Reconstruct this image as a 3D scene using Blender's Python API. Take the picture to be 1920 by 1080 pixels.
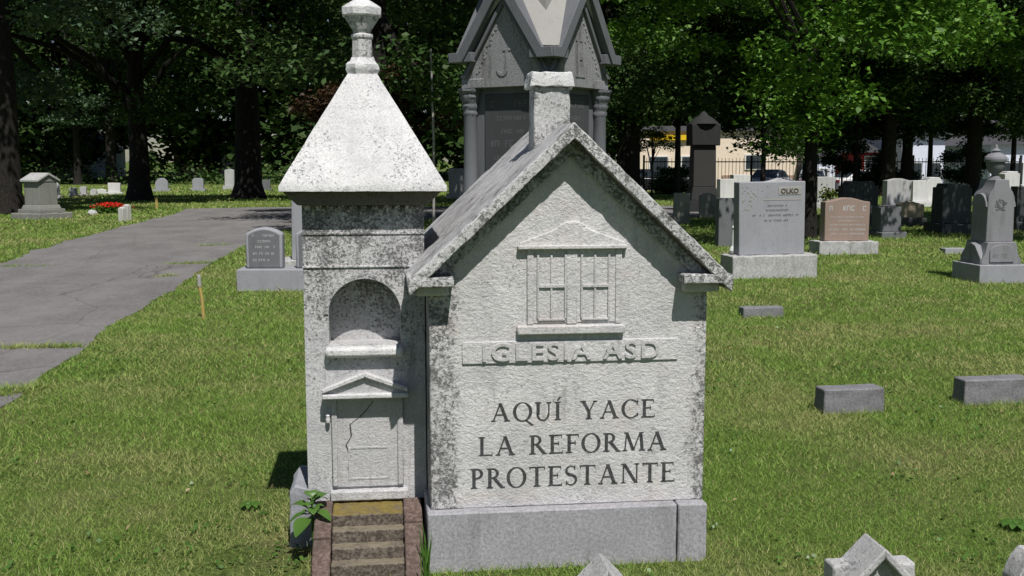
import bpy, bmesh, math, random
import numpy as np
from mathutils import Vector, Matrix, noise as mnoise

for o in list(bpy.data.objects):
    bpy.data.objects.remove(o)
scene = bpy.context.scene
COL = scene.collection
R = math.radians

# ------------------------------------------------------------------ camera, sky, sun, exposure
FPX, CAM_H, HOR = 2000.0, 1.6, 297.0
PITCH = math.atan((540 - HOR) / FPX)
cd = bpy.data.cameras.new('camera')
cam = bpy.data.objects.new('camera', cd)
COL.objects.link(cam)
cam.location = (0, 0, CAM_H)
cam.rotation_euler = (math.pi / 2 - PITCH, 0, 0)
cd.sensor_width = 36
cd.lens = FPX / 1920 * 36
cd.clip_start = 0.05
cd.clip_end = 1000
scene.camera = cam

SUN_EL, SUN_AZ = R(57.5), R(18)          # azimuth measured from behind the camera towards the right
world = bpy.data.worlds.new('World')
scene.world = world
world.use_nodes = True
wn = world.node_tree.nodes
sky = wn.new('ShaderNodeTexSky')
sky.sky_type = 'NISHITA'
sky.sun_disc = False
sky.air_density = 0.9
sky.dust_density = 0.4
sky.sun_elevation = SUN_EL
sky.sun_rotation = math.pi - SUN_AZ
world.node_tree.links.new(sky.outputs[0], wn['Background'].inputs[0])
wn['Background'].inputs[1].default_value = 0.05
sd = bpy.data.lights.new('sun', 'SUN')
sun = bpy.data.objects.new('sun', sd)
COL.objects.link(sun)
sd.energy = 5.0
sd.angle = R(0.5)
sd.color = (1.0, 0.965, 0.92)
sv = Vector((math.sin(SUN_AZ) * math.cos(SUN_EL), -math.cos(SUN_AZ) * math.cos(SUN_EL), math.sin(SUN_EL)))
sun.rotation_euler = sv.to_track_quat('Z', 'Y').to_euler()
scene.view_settings.view_transform = 'Standard'
scene.view_settings.look = 'None'
scene.view_settings.exposure = 0.0
scene.view_settings.gamma = 1
scene.cycles.max_bounces = 6
scene.cycles.diffuse_bounces = 2
scene.cycles.transparent_max_bounces = 8

def ray(u, v):
    x = (u - 960) / FPX; y = (540 - v) / FPX
    return (x, math.cos(PITCH) + y * math.sin(PITCH), -math.sin(PITCH) + y * math.cos(PITCH))
def gnd(u, v, z=0.0):
    """ground point seen at photo pixel (u, v)"""
    d = ray(u, v); t = (z - CAM_H) / d[2]
    return d[0] * t, d[1] * t
def at(u, v, Y):
    d = ray(u, v); t = Y / d[1]
    return d[0] * t, Y, CAM_H + d[2] * t

def px_x_(u, Y): return (u - 960) / FPX * Y

# ------------------------------------------------------------------ mesh helpers
class MB:
    def __init__(s): s.v = []; s.f = []
    def add(s, vs, fs):
        b = len(s.v); s.v += [tuple(p) for p in vs]; s.f += [tuple(b + i for i in f) for f in fs]
        return s
    def box(s, x0, x1, y0, y1, z0, z1, tap=0.0, tapy=None):
        ty = tap if tapy is None else tapy
        vs = [(x0, y0, z0), (x1, y0, z0), (x1, y1, z0), (x0, y1, z0),
              (x0 + tap, y0 + ty, z1), (x1 - tap, y0 + ty, z1), (x1 - tap, y1 - ty, z1), (x0 + tap, y1 - ty, z1)]
        return s.add(vs, [(3, 2, 1, 0), (4, 5, 6, 7), (0, 1, 5, 4), (1, 2, 6, 5), (2, 3, 7, 6), (3, 0, 4, 7)])
    def prism(s, poly, y0, y1, M=None):
        """polygon in (x, z), counter-clockwise seen from -y, extruded from y0 to y1"""
        n = len(poly)
        vs = [(p[0], y0, p[1]) for p in poly] + [(p[0], y1, p[1]) for p in poly]
        if M is not None: vs = [tuple(M @ Vector(q)) for q in vs]
        fs = [tuple(range(n)), tuple(range(2 * n - 1, n - 1, -1))]
        fs += [(i, n + i, n + (i + 1) % n, (i + 1) % n) for i in range(n)]
        return s.add(vs, fs)
    def lathe(s, prof, cx=0, cy=0, seg=20, rot=0.0, sq=None):
        b = []
        for r, z in prof:
            for k in range(seg):
                a = rot + 2 * math.pi * k / seg
                b.append((cx + r * math.cos(a), cy + r * math.sin(a), z))
        n = len(prof); fs = []
        for i in range(n - 1):
            for k in range(seg):
                k2 = (k + 1) % seg
                fs.append((i * seg + k, i * seg + k2, (i + 1) * seg + k2, (i + 1) * seg + k))
        fs.append(tuple(range(seg - 1, -1, -1))); fs.append(tuple((n - 1) * seg + k for k in range(seg)))
        return s.add(b, fs)
    def tube(s, pts, rads, seg=7):
        pts = [Vector(p) for p in pts]; vs = []; fs = []
        prev = None
        for i, p in enumerate(pts):
            d = (pts[min(i + 1, len(pts) - 1)] - pts[max(i - 1, 0)])
            if d.length < 1e-6: d = Vector((0, 0, 1))
            d.normalize()
            if prev is None:
                ax = d.orthogonal().normalized()
            else:
                ax = (prev - d * prev.dot(d))
                ax = ax.normalized() if ax.length > 1e-5 else d.orthogonal().normalized()
            prev = ax; bx = d.cross(ax)
            for k in range(seg):
                a = 2 * math.pi * k / seg
                vs.append(p + (ax * math.cos(a) + bx * math.sin(a)) * rads[i])
        for i in range(len(pts) - 1):
            for k in range(seg):
                k2 = (k + 1) % seg
                fs.append((i * seg + k, i * seg + k2, (i + 1) * seg + k2, (i + 1) * seg + k))
        fs.append(tuple(range(seg - 1, -1, -1))); fs.append(tuple((len(pts) - 1) * seg + k for k in range(seg)))
        return s.add(vs, fs)

def obj(name, mb, mat, parent=None, bevel=0.0, rough=None, smooth=False, loc=None, rotz=0.0, seg=2):
    me = bpy.data.meshes.new(name)
    me.from_pydata(mb.v, [], mb.f)
    if rough:
        L, amp, sc = rough
        bm = bmesh.new(); bm.from_mesh(me)
        bmesh.ops.recalc_face_normals(bm, faces=bm.faces)
        bmesh.ops.triangulate(bm, faces=[f for f in bm.faces if len(f.verts) > 4])
        for _ in range(8):
            es = [e for e in bm.edges if e.calc_length() > L]
            if not es or len(bm.verts) > 30000: break
            bmesh.ops.subdivide_edges(bm, edges=es, cuts=1, use_grid_fill=True)
        bm.normal_update()
        for v in bm.verts:
            p = v.co * sc
            n1 = mnoise.noise(p) + 0.5 * mnoise.noise(p * 2.3 + Vector((7, 3, 1))) + 0.3 * mnoise.noise(p * 5.1)
            v.co += v.normal * n1 * amp
        bm.to_mesh(me); bm.free()
    else:
        bm = bmesh.new(); bm.from_mesh(me)
        bmesh.ops.recalc_face_normals(bm, faces=bm.faces)
        bm.to_mesh(me); bm.free()
    if isinstance(mat, str): mat = M[mat]
    me.materials.append(mat)
    o = bpy.data.objects.new(name, me); COL.objects.link(o)
    if parent is not None: o.parent = parent
    if loc is not None: o.location = loc
    o.rotation_euler = (0, 0, rotz)
    if bevel:
        b = o.modifiers.new('bevel', 'BEVEL'); b.width = bevel; b.segments = seg; b.limit_method = 'ANGLE'; b.angle_limit = R(35)
    if smooth or bevel or rough:
        me.polygons.foreach_set('use_smooth', [True] * len(me.polygons))
        me.set_sharp_from_angle(angle=R(32))
    return o

def tag(o, label, cat, group=None, kind=None):
    if label: o['label'] = label
    if cat: o['category'] = cat
    if group: o['group'] = group
    if kind: o['kind'] = kind
    return o
def thing(name, label, cat, loc=(0, 0, 0), rotz=0.0, group=None):
    o = bpy.data.objects.new(name, None); COL.objects.link(o)
    o.empty_display_size = 0.2
    o.location = loc; o.rotation_euler = (0, 0, rotz)
    return tag(o, label, cat, group)

# ------------------------------------------------------------------ materials
M = {}
class NT:
    def __init__(s, name):
        s.m = bpy.data.materials.new(name); s.m.use_nodes = True
        s.t = s.m.node_tree; s.n = s.t.nodes; s.l = s.t.links
        s.b = s.n['Principled BSDF']; s.b.inputs['Roughness'].default_value = 0.85
        s.b.inputs['Specular IOR Level'].default_value = 0.25
        M[name] = s.m
    def put(s, sock, val):
        if isinstance(val, bpy.types.NodeSocket): s.l.new(val, sock)
        else: sock.default_value = val
    def coord(s, scale=(1, 1, 1), kind='Object'):
        c = s.n.new('ShaderNodeTexCoord'); m = s.n.new('ShaderNodeMapping')
        m.inputs['Scale'].default_value = scale
        s.l.new(c.outputs[kind], m.inputs['Vector']); return m.outputs[0]
    def noise(s, sc, detail=4, rough=0.55, vec=None, dist=0.0):
        n = s.n.new('ShaderNodeTexNoise'); n.inputs['Scale'].default_value = sc
        n.inputs['Detail'].default_value = detail; n.inputs['Roughness'].default_value = rough
        n.inputs['Distortion'].default_value = dist
        if vec is None: vec = s.coord()
        s.l.new(vec, n.inputs['Vector']); return n.outputs['Fac']
    def ramp(s, fac, stops):
        r = s.n.new('ShaderNodeValToRGB'); e = r.color_ramp.elements
        for i, (p, c) in enumerate(stops):
            x = e[i] if i < 2 else e.new(p)
            x.position = p; x.color = (c, c, c, 1) if not hasattr(c, '__len__') else (*c, 1)
        s.l.new(fac, r.inputs[0]); return r.outputs[0]
    def mix(s, fac, a, b, mode='MIX'):
        n = s.n.new('ShaderNodeMix'); n.data_type = 'RGBA'; n.blend_type = mode
        s.put(n.inputs[0], fac)
        for i, v in ((6, a), (7, b)):
            if isinstance(v, tuple) and len(v) == 3: v = (*v, 1)
            s.put(n.inputs[i], v)
        return n.outputs[2]
    def math(s, op, a, b=None, clamp=False):
        n = s.n.new('ShaderNodeMath'); n.operation = op; n.use_clamp = clamp
        s.put(n.inputs[0], a)
        if b is not None: s.put(n.inputs[1], b)
        return n.outputs[0]
    def maprange(s, v, a, b, c=0.0, d=1.0):
        n = s.n.new('ShaderNodeMapRange'); n.interpolation_type = 'SMOOTHSTEP'
        s.put(n.inputs['Value'], v)
        for k, x in zip(('From Min', 'From Max', 'To Min', 'To Max'), (a, b, c, d)): n.inputs[k].default_value = x
        return n.outputs[0]
    def bump(s, h, strength, dist):
        n = s.n.new('ShaderNodeBump'); n.inputs['Strength'].default_value = strength; n.inputs['Distance'].default_value = dist
        s.l.new(h, n.inputs['Height']); s.l.new(n.outputs[0], s.b.inputs['Normal'])
    def base(s, c):
        if isinstance(c, tuple) and len(c) == 3: c = (*c, 1)
        s.put(s.b.inputs['Base Color'], c)

def marble(name, base, dirt, amount, mask=None, pit_scale=55.0, stretch=(1, 1, 1), tint=0.0, grain=0.45, streak=0.25, tool=0.0, trowel=0.0):
    """weathered white marble: fine grey mottling everywhere, and black lichen and soot specks whose cover grows with amount"""
    t = NT(name)
    vec = t.coord(stretch)
    big = t.noise(4.0, 5, 0.6)
    fine = t.noise(260, 2, 0.5)
    mott = t.noise(pit_scale * 1.5, 4, 0.75, vec, 0.6)
    pits = t.noise(pit_scale, 7, 0.75, vec, 0.5)
    patch = t.noise(7.5, 4, 0.6)
    th = t.maprange(patch, 0.3, 0.7, 0.0, 0.13)
    mk = mask(t) if mask is not None else None
    if mk is not None: th = t.math('ADD', th, t.math('MULTIPLY', mk, 0.17))
    val = t.math('ADD', pits, th)
    cov = t.maprange(val, 0.76 - 0.2 * amount, 0.93 - 0.2 * amount)
    c = t.mix(t.maprange(big, 0.3, 0.72), tuple(x * 0.84 for x in base), tuple(min(1, x * 1.06) for x in base))
    mf = t.math('MULTIPLY', t.maprange(mott, 0.44, 0.72), grain)
    if mk is not None: mf = t.math('MULTIPLY', mf, t.math('ADD', t.math('MULTIPLY', mk, 0.8), 0.75))
    c = t.mix(mf, c, tuple(x * 0.38 for x in base))
    c = t.mix(t.math('MULTIPLY', t.maprange(fine, 0.35, 0.7), 0.15), c, tuple(x * 0.7 for x in base))
    bl = t.maprange(t.noise(11, 5, 0.65, None, 0.6), 0.46, 0.66)
    c = t.mix(t.math('MULTIPLY', bl, 0.30), c, tuple(x * k_ for x, k_ in zip(base, (0.52, 0.53, 0.56))))
    if streak:
        sk = t.maprange(t.noise(1.0, 5, 0.65, t.coord((26, 26, 2.2))), 0.50, 0.74)
        c = t.mix(t.math('MULTIPLY', t.math('MULTIPLY', sk, t.maprange(big, 0.35, 0.65)), streak), c, tuple(x * 0.33 for x in base))
    if tint:
        warm = t.maprange(t.noise(5.3, 3, 0.5, t.coord((1, 1, 1.7))), 0.5, 0.72)
        c = t.mix(t.math('MULTIPLY', warm, tint), c, (0.60, 0.51, 0.45))
    c = t.mix(t.math('MULTIPLY', cov, 0.85), c, dirt)
    t.base(c)
    h = t.math('SUBTRACT', t.math('MULTIPLY', fine, 0.25), cov)
    hh = t.math('ADD', h, t.math('MULTIPLY', t.math('ADD', pits, mott), 1.2))
    if tool:
        cc = t.n.new('ShaderNodeTexCoord'); mm = t.n.new('ShaderNodeMapping'); mm.inputs['Rotation'].default_value = (0, R(52), 0); mm.inputs['Scale'].default_value = (34, 40, 62)
        t.l.new(cc.outputs['Object'], mm.inputs['Vector']); hh = t.math('ADD', hh, t.math('MULTIPLY', t.noise(1.0, 3, 0.6, mm.outputs[0], 0.8), tool))
    if trowel:
        hh = t.math('ADD', hh, t.math('MULTIPLY', t.noise(30, 5, 0.62, t.coord((1, 1, 1.15)), 1.0), trowel))
    t.bump(hh, 0.85, 0.0045)
    return t.m

def edge_mask(t):
    c = t.n.new('ShaderNodeTexCoord'); s = t.n.new('ShaderNodeSeparateXYZ'); t.l.new(c.outputs['Object'], s.inputs[0])
    wob = t.math('MULTIPLY', t.math('SUBTRACT', t.noise(9, 3), 0.5), 0.10)
    x = t.math('ADD', s.outputs[0], wob)
    l = t.maprange(x, 0.10, 0.145, 1.0, 0.0)
    r = t.maprange(x, 1.01, 1.08, 0.0, 0.95)
    return t.math('MAXIMUM', l, r)
def tower_mask(t):
    c = t.n.new('ShaderNodeTexCoord'); s = t.n.new('ShaderNodeSeparateXYZ'); t.l.new(c.outputs['Object'], s.inputs[0])
    return t.maprange(s.outputs[2], 0.55, 1.35, 0.15, 0.95)

WHITE = (0.66, 0.655, 0.645)
marble('marble_front', (0.70, 0.69, 0.69), (0.085, 0.085, 0.085), 0.44, edge_mask, 70, tint=0.28, grain=0.62, streak=0.5, tool=1.0, trowel=1.35)
marble('marble_trim', (0.66, 0.65, 0.65), (0.10, 0.097, 0.094), 0.46, None, 74, tint=0.25, grain=0.55, tool=0.6, trowel=0.6)
marble('marble_door', (0.60, 0.595, 0.60), (0.11, 0.107, 0.105), 0.42, None, 74, tint=0.1, grain=0.55, streak=0.75, tool=0.5, trowel=0.8)
marble('marble_tower', (0.66, 0.655, 0.66), (0.075, 0.074, 0.072), 0.50, tower_mask, 78, grain=0.75, streak=0.8, tool=0.4, trowel=0.9)
marble('marble_spire', (0.79, 0.785, 0.785), (0.14, 0.137, 0.135), 0.62, None, 80, grain=0.6, streak=0.3)
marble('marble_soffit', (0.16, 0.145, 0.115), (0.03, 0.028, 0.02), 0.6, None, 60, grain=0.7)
marble('marble_roof', (0.58, 0.575, 0.58), (0.05, 0.05, 0.048), 1.0, None, 40, (0.32, 2.6, 0.32), grain=0.85, streak=0)
marble('marble_fascia', (0.68, 0.675, 0.67), (0.045, 0.045, 0.043), 1.08, None, 70, grain=0.85, streak=0)
marble('marble_chimney', (0.64, 0.635, 0.63), (0.08, 0.08, 0.078), 0.92, None, 76, grain=0.85, streak=0.5)
marble('marble_marker', (0.58, 0.575, 0.57), (0.12, 0.118, 0.115), 0.7, None, 70, grain=0.6)

def granite(name, base, contrast=0.25, rough=0.7, stain=0.0, bump=0.4, sc=1.0):
    t = NT(name)
    g1 = t.noise(420 * sc, 2, 0.6); g2 = t.noise(130 * sc, 3, 0.6); big = t.noise(2.2, 4, 0.6)
    k = t.math('ADD', t.math('MULTIPLY', g1, 0.5), t.math('MULTIPLY', g2, 0.5))
    c = t.mix(t.maprange(k, 0.36, 0.64), tuple(x * (1 - contrast) for x in base), tuple(min(1, x * (1 + contrast)) for x in base))
    c = t.mix(t.math('MULTIPLY', t.maprange(big, 0.35, 0.7), 0.25), c, tuple(x * 0.72 for x in base))
    if stain:
        st = t.noise(3.0, 5, 0.65, t.coord((3, 3, 0.6)))
        c = t.mix(t.math('MULTIPLY', t.maprange(st, 0.48, 0.72), stain), c, (0.05, 0.048, 0.04))
    t.base(c); t.b.inputs['Roughness'].default_value = rough
    t.bump(k, bump, 0.002)
    return t.m
granite('granite_base', (0.33, 0.325, 0.345), 0.30, 0.8, 0.22, 0.5, 0.6)
granite('granite_urn', (0.225, 0.225, 0.24), 0.25, 0.75, 0.3)
granite('granite_marker', (0.195, 0.193, 0.205), 0.3, 0.8, 0.35, 0.6, .6)
granite('granite_grey', (0.30, 0.305, 0.33), 0.22, 0.75, 0.15)
granite('granite_pale', (0.44, 0.44, 0.44), 0.15, 0.8, 0.2)
granite('granite_shrine', (0.235, 0.235, 0.215), 0.15, 0.8, 0.25)
granite('granite_white', (0.62, 0.62, 0.61), 0.12, 0.8, 0.15)
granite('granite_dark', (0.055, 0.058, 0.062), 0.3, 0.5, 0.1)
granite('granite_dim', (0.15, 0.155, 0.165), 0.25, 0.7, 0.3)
granite('granite_shade', (0.030, 0.030, 0.031), 0.3, 0.85, 0.4)  # column foot, head and cap, darkened in place of tree shade
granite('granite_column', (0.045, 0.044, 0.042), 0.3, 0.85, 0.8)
granite('granite_pink', (0.285, 0.212, 0.178), 0.2, 0.75, 0.1)
granite('granite_tan', (0.40, 0.33, 0.25), 0.2, 0.8, 0.15)
granite('gothic_stone', (0.135, 0.14, 0.153), 0.25, 0.75, 0.3)
granite('gothic_field', (0.25, 0.25, 0.258), 0.4, 0.75, 0.6, .8, .4)  # gable stone lightened so the fields look sunlit against the cornices
granite('gothic_roof', (0.305, 0.297, 0.28), 0.15, 0.8, 0.15)
granite('gothic_ink', (0.12, 0.122, 0.128), 0.2)
granite('gothic_panel', (0.065, 0.067, 0.072), 0.3, 0.7, 0.3)
granite('old_slab', (0.33, 0.32, 0.27), 0.25, 0.85, 0.5)
granite('rock_face', (0.40, 0.40, 0.395), 0.3, 0.85, 0.35, 0.8, 0.3)
granite('ink_light', (0.46, 0.46, 0.47), 0.1)
granite('ink_dark', (0.07, 0.065, 0.06), 0.1)
granite('ink_epitaph', (0.058, 0.062, 0.062), 0.55, 0.9, 0, .8, .5)
granite('ink_gold', (0.34, 0.33, 0.305), 0.1)
granite('concrete', (0.5, 0.49, 0.46), 0.15, 0.9, 0.2)
granite('yellow_wood', (0.42, 0.31, 0.10), 0.25, 0.8, 0.2)

t = NT('brownstone')
k = t.noise(60, 6, 0.65); b = t.noise(6, 4, 0.6)
c = t.mix(t.maprange(k, 0.35, 0.68), (0.085, 0.058, 0.048), (0.20, 0.145, 0.125))
c = t.mix(t.math('MULTIPLY', t.maprange(b, 0.4, 0.7), 0.5), c, (0.055, 0.045, 0.035))
t.base(c); t.bump(k, 0.7, 0.006)

for nm, mc in (('mossy_step', ((0.13, 0.095, 0.018), (0.27, 0.205, 0.05))), ('lit_tread_step', ((0.13, 0.108, 0.07), (0.28, 0.245, 0.18)))):
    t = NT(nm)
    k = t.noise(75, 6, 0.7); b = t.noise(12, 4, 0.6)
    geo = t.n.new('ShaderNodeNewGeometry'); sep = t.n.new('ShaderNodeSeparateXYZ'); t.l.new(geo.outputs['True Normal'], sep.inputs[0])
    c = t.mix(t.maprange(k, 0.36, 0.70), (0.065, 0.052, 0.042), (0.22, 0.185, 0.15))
    top = t.math('MULTIPLY', t.maprange(sep.outputs[2], 0.45, 0.8), t.maprange(b, 0.28, 0.56))  # upward faces: moss on the top step, painted-in sunlight on lower treads
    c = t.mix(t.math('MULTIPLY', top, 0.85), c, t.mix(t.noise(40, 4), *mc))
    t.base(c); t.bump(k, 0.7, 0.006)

t = NT('asphalt')
k = t.noise(26, 8, 0.8); b = t.noise(1.3, 8, 0.7, t.coord((1, 0.5, 1))); f = t.noise(320, 2)
c = t.mix(t.maprange(b, 0.3, 0.7), (0.115, 0.109, 0.107), (0.20, 0.190, 0.186))
c = t.mix(t.math('MULTIPLY', t.maprange(k, 0.42, 0.62), 0.6), c, (0.25, 0.24, 0.235))
v = t.n.new('ShaderNodeTexVoronoi'); v.feature = 'DISTANCE_TO_EDGE'; v.inputs['Scale'].default_value = 0.8
wv = t.n.new('ShaderNodeMix'); wv.data_type = 'VECTOR'; wv.inputs[0].default_value = 0.12
co = t.coord((1, 0.6, 1)); nn = t.n.new('ShaderNodeTexNoise'); nn.inputs['Scale'].default_value = 2.2; t.l.new(co, nn.inputs['Vector'])
t.l.new(co, wv.inputs[4]); t.l.new(nn.outputs['Color'], wv.inputs[5]); t.l.new(wv.outputs[1], v.inputs['Vector'])
c = t.mix(t.maprange(v.outputs['Distance'], 0.0, 0.008, 0.55, 0.0), c, (0.06, 0.057, 0.052))
t.base(c); t.bump(t.math('ADD', k, f), 0.5, 0.008)

t = NT('soil_turf')
k = t.noise(38, 6, 0.7); b = t.noise(1.3, 5, 0.6); b2 = t.noise(0.25, 3, 0.5)
c = t.mix(t.maprange(k, 0.35, 0.68), (0.045, 0.068, 0.016), (0.155, 0.215, 0.055))
c = t.mix(t.math('MULTIPLY', t.maprange(b, 0.46, 0.68), 0.55), c, (0.20, 0.17, 0.09))
c = t.mix(t.math('MULTIPLY', t.maprange(b2, 0.4, 0.65), 0.35), c, (0.10, 0.175, 0.035))
t.base(c); t.bump(k, 0.9, 0.03); t.b.inputs['Specular IOR Level'].default_value = 0.05

def leafmat(name, c0, c1, trans=0.25, dry=None, spec=0.2, rough=0.5):
    t = NT(name)
    g = t.n.new('ShaderNodeNewGeometry')
    c = t.mix(g.outputs['Random Per Island'], c0, c1)
    if dry:
        a = t.n.new('ShaderNodeAttribute'); a.attribute_name = 'dry'
        c = t.mix(a.outputs['Fac'], c, dry)
    t.base(c); t.b.inputs['Roughness'].default_value = rough; t.b.inputs['Specular IOR Level'].default_value = spec
    tr = t.n.new('ShaderNodeBsdfTranslucent'); t.put(tr.inputs[0], c)
    mx = t.n.new('ShaderNodeMixShader'); mx.inputs[0].default_value = trans
    t.l.new(t.b.outputs[0], mx.inputs[1]); t.l.new(tr.outputs[0], mx.inputs[2])
    t.l.new(mx.outputs[0], t.n['Material Output'].inputs['Surface'])
    return t.m
leafmat('grass_blade', (0.125, 0.235, 0.030), (0.295, 0.435, 0.100), 0.32, (0.47, 0.43, 0.20), 0.15, 0.6)
leafmat('dead_leaf', (0.22, 0.13, 0.06), (0.42, 0.33, 0.20), 0.2, None, 0.1)
leafmat('weed_leaf', (0.055, 0.135, 0.02), (0.11, 0.22, 0.04), 0.3, None, 0.4, 0.4)
leafmat('maple_leaf', (0.045, 0.125, 0.012), (0.145, 0.285, 0.036), 0.25, None, 0.25)
leafmat('dark_leaf', (0.024, 0.058, 0.014), (0.066, 0.118, 0.030), 0.2, None, 0.15)
leafmat('blue_leaf', (0.044, 0.085, 0.046), (0.105, 0.165, 0.085), 0.2, None, 0.25)
leafmat('red_leaf', (0.034, 0.019, 0.010), (0.062, 0.038, 0.016), 0.2, None, 0.15)
leafmat('yellow_leaf', (0.07, 0.11, 0.018), (0.14, 0.17, 0.035), 0.3, None, 0.15)
leafmat('wood_leaf', (0.018, 0.042, 0.011), (0.048, 0.082, 0.022), 0.15, None, 0.1)
leafmat('petal', (0.55, 0.012, 0.012), (0.75, 0.05, 0.02), 0.2, None, 0.2)

t = NT('bark')
k = t.noise(14, 7, 0.7, t.coord((3.5, 3.5, 0.5)))
t.base(t.mix(t.maprange(k, 0.35, 0.68), (0.008, 0.007, 0.006), (0.040, 0.034, 0.029))); t.bump(k, 1.0, 0.05)
t = NT('pale_bark')
k = t.noise(14, 7, 0.7, t.coord((2, 2, 2)))
t.base(t.mix(t.maprange(k, 0.35, 0.68), (0.16, 0.15, 0.14), (0.45, 0.44, 0.42)))

def plain(name, col, rough=0.6, spec=0.3, metal=0.0, var=0.15, sc=6.0):
    t = NT(name); n = t.noise(sc, 5, 0.6)
    t.base(t.mix(n, tuple(x * (1 - var) for x in col), tuple(min(1, x * (1 + var)) for x in col)))
    t.b.inputs['Roughness'].default_value = rough; t.b.inputs['Specular IOR Level'].default_value = spec; t.b.inputs['Metallic'].default_value = metal
    return t.m
plain('iron', (0.02, 0.02, 0.022), 0.5, 0.4)
plain('stucco_cream', (0.78, 0.66, 0.53), 0.9, 0.1)
plain('brick_band', (0.36, 0.25, 0.20), 0.9, 0.1)
plain('siding_white', (0.66, 0.70, 0.80), 0.8, 0.1)
plain('siding_grey', (0.40, 0.43, 0.46), 0.8, 0.1)
plain('paint_red', (0.38, 0.04, 0.04), 0.6, 0.2)
plain('sign_yellow', (0.75, 0.50, 0.02), 0.6, 0.2)
plain('shingle', (0.10, 0.10, 0.11), 0.9, 0.1)
plain('window_glass', (0.03, 0.04, 0.05), 0.08, 0.6)
plain('car_silver', (0.50, 0.52, 0.55), 0.3, 0.5, 0.3, 0.03)
plain('car_black', (0.015, 0.015, 0.018), 0.25, 0.5, 0.0, 0.05)
plain('car_white', (0.68, 0.68, 0.68), 0.3, 0.5, 0.0, 0.03)
plain('tyre', (0.02, 0.02, 0.02), 0.9, 0.1)
plain('hub', (0.35, 0.35, 0.36), 0.4, 0.5, 0.6)
plain('lamp_red', (0.35, 0.02, 0.02), 0.3, 0.5)
plain('lamp_clear', (0.6, 0.6, 0.6), 0.2, 0.5)
plain('plastic_white', (0.72, 0.72, 0.70), 0.5, 0.3)

rng = np.random.default_rng(7)
random.seed(7)

# ------------------------------------------------------------------ ground
def sstep(a, b, x):
    k = np.clip((x - a) / (b - a), 0, 1); return k * k * (3 - 2 * k)
def zg(x, y):
    """ground height: level lawn that falls away past the far right trees"""
    x = np.asarray(x, float); y = np.asarray(y, float)
    return -0.022 * np.maximum(0, y - 42) * sstep(0, 8, x) * (y < 400)

def grid_sheet(name, xs, ys, mat, dz=0.0):
    X, Y = np.meshgrid(xs, ys); Z = np.maximum(zg(X, Y), -1.0) + dz
    v = np.stack([X.ravel(), Y.ravel(), Z.ravel()], 1)
    nx, ny = len(xs), len(ys)
    f = [(j * nx + i, j * nx + i + 1, (j + 1) * nx + i + 1, (j + 1) * nx + i) for j in range(ny - 1) for i in range(nx - 1)]
    mb = MB(); mb.v = [tuple(p) for p in v]; mb.f = f
    return obj(name, mb, mat)
g = grid_sheet('ground', np.linspace(-260, 260, 66), np.linspace(-40, 480, 66), 'soil_turf')
tag(g, 'mown lawn ground of the cemetery', 'ground', kind='structure')

# smooth value noise for numpy
class VN:
    def __init__(s, seed, n=256): s.g = np.random.default_rng(seed).random((n, n)); s.n = n
    def __call__(s, x, y):
        xi = np.floor(x).astype(int); yi = np.floor(y).astype(int); fx = x - xi; fy = y - yi
        fx = fx * fx * (3 - 2 * fx); fy = fy * fy * (3 - 2 * fy); n = s.n
        a = s.g[xi % n, yi % n]; b = s.g[(xi + 1) % n, yi % n]; c = s.g[xi % n, (yi + 1) % n]; d = s.g[(xi + 1) % n, (yi + 1) % n]
        return (a * (1 - fx) + b * fx) * (1 - fy) + (c * (1 - fx) + d * fx) * fy
vn1, vn2, vn3 = VN(1), VN(2), VN(3)

# road: polyline pairs (right edge, left edge)
redge = [(-2.6, 1.0)] + [gnd(*q) for q in ((-120, 835), (0, 768), (95, 702), (210, 612), (330, 540), (400, 492), (455, 462))] + [(-5.1, 24.0), (-4.4, 26.5), (-2.5, 28.0), (1.5, 28.8), (6, 29.2)]
ledge = [(-7.2, 1.0), (-7.4, 8.0)] + [gnd(*q) for q in ((-160, 545), (0, 493), (90, 462), (170, 440), (260, 417))] + [gnd(342, 398), (-10.4, 34.0), (-8.5, 35.2), (-5, 35.6), (0, 35.9), (6, 36.2)]
def dense(pl, n):
    pl = np.array(pl); d = np.r_[0, np.cumsum(np.hypot(*np.diff(pl, axis=0).T))]
    s = np.linspace(0, d[-1], n); return np.stack([np.interp(s, d, pl[:, 0]), np.interp(s, d, pl[:, 1])], 1)
NR = 260
re_, le_ = dense(redge, NR), dense(ledge, NR)
re_[:, 0] += (vn1(re_[:, 1] * 2.1, re_[:, 1] * 0 + 3) - .5) * 0.07 + (vn2(re_[:, 1] * 7, re_[:, 1] * 0 + 3) - .5) * 0.04
le_[:, 0] += (vn1(le_[:, 1] * 1.4, le_[:, 1] * 0 + 9) - .5) * 0.18 + (vn2(le_[:, 1] * 5, le_[:, 1] * 0 + 3) - .5) * 0.12
mb = MB(); K = 9
for i in range(NR):
    for k in range(K):
        p = re_[i] * (1 - k / (K - 1)) + le_[i] * (k / (K - 1))
        mb.v.append((p[0], p[1], 0.006 + 0.012 * math.sin(math.pi * k / (K - 1))))
mb.f = [(i * K + k, i * K + k + 1, (i + 1) * K + k + 1, (i + 1) * K + k) for i in range(NR - 1) for k in range(K - 1)]
rd = obj('road', mb, 'asphalt', smooth=True)
tag(rd, 'cracked grey asphalt cemetery lane', 'road', kind='structure')
road_poly = np.vstack([re_, le_[::-1]])
def inside(poly, x, y):
    c = np.zeros(x.shape, bool); n = len(poly); j = n - 1
    for i in range(n):
        xi, yi = poly[i]; xj, yj = poly[j]
        if yi != yj:
            m = ((yi > y) != (yj > y)) & (x < (xj - xi) * (y - yi) / (yj - yi) + xi)
            c ^= m
        j = i
    return c

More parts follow.
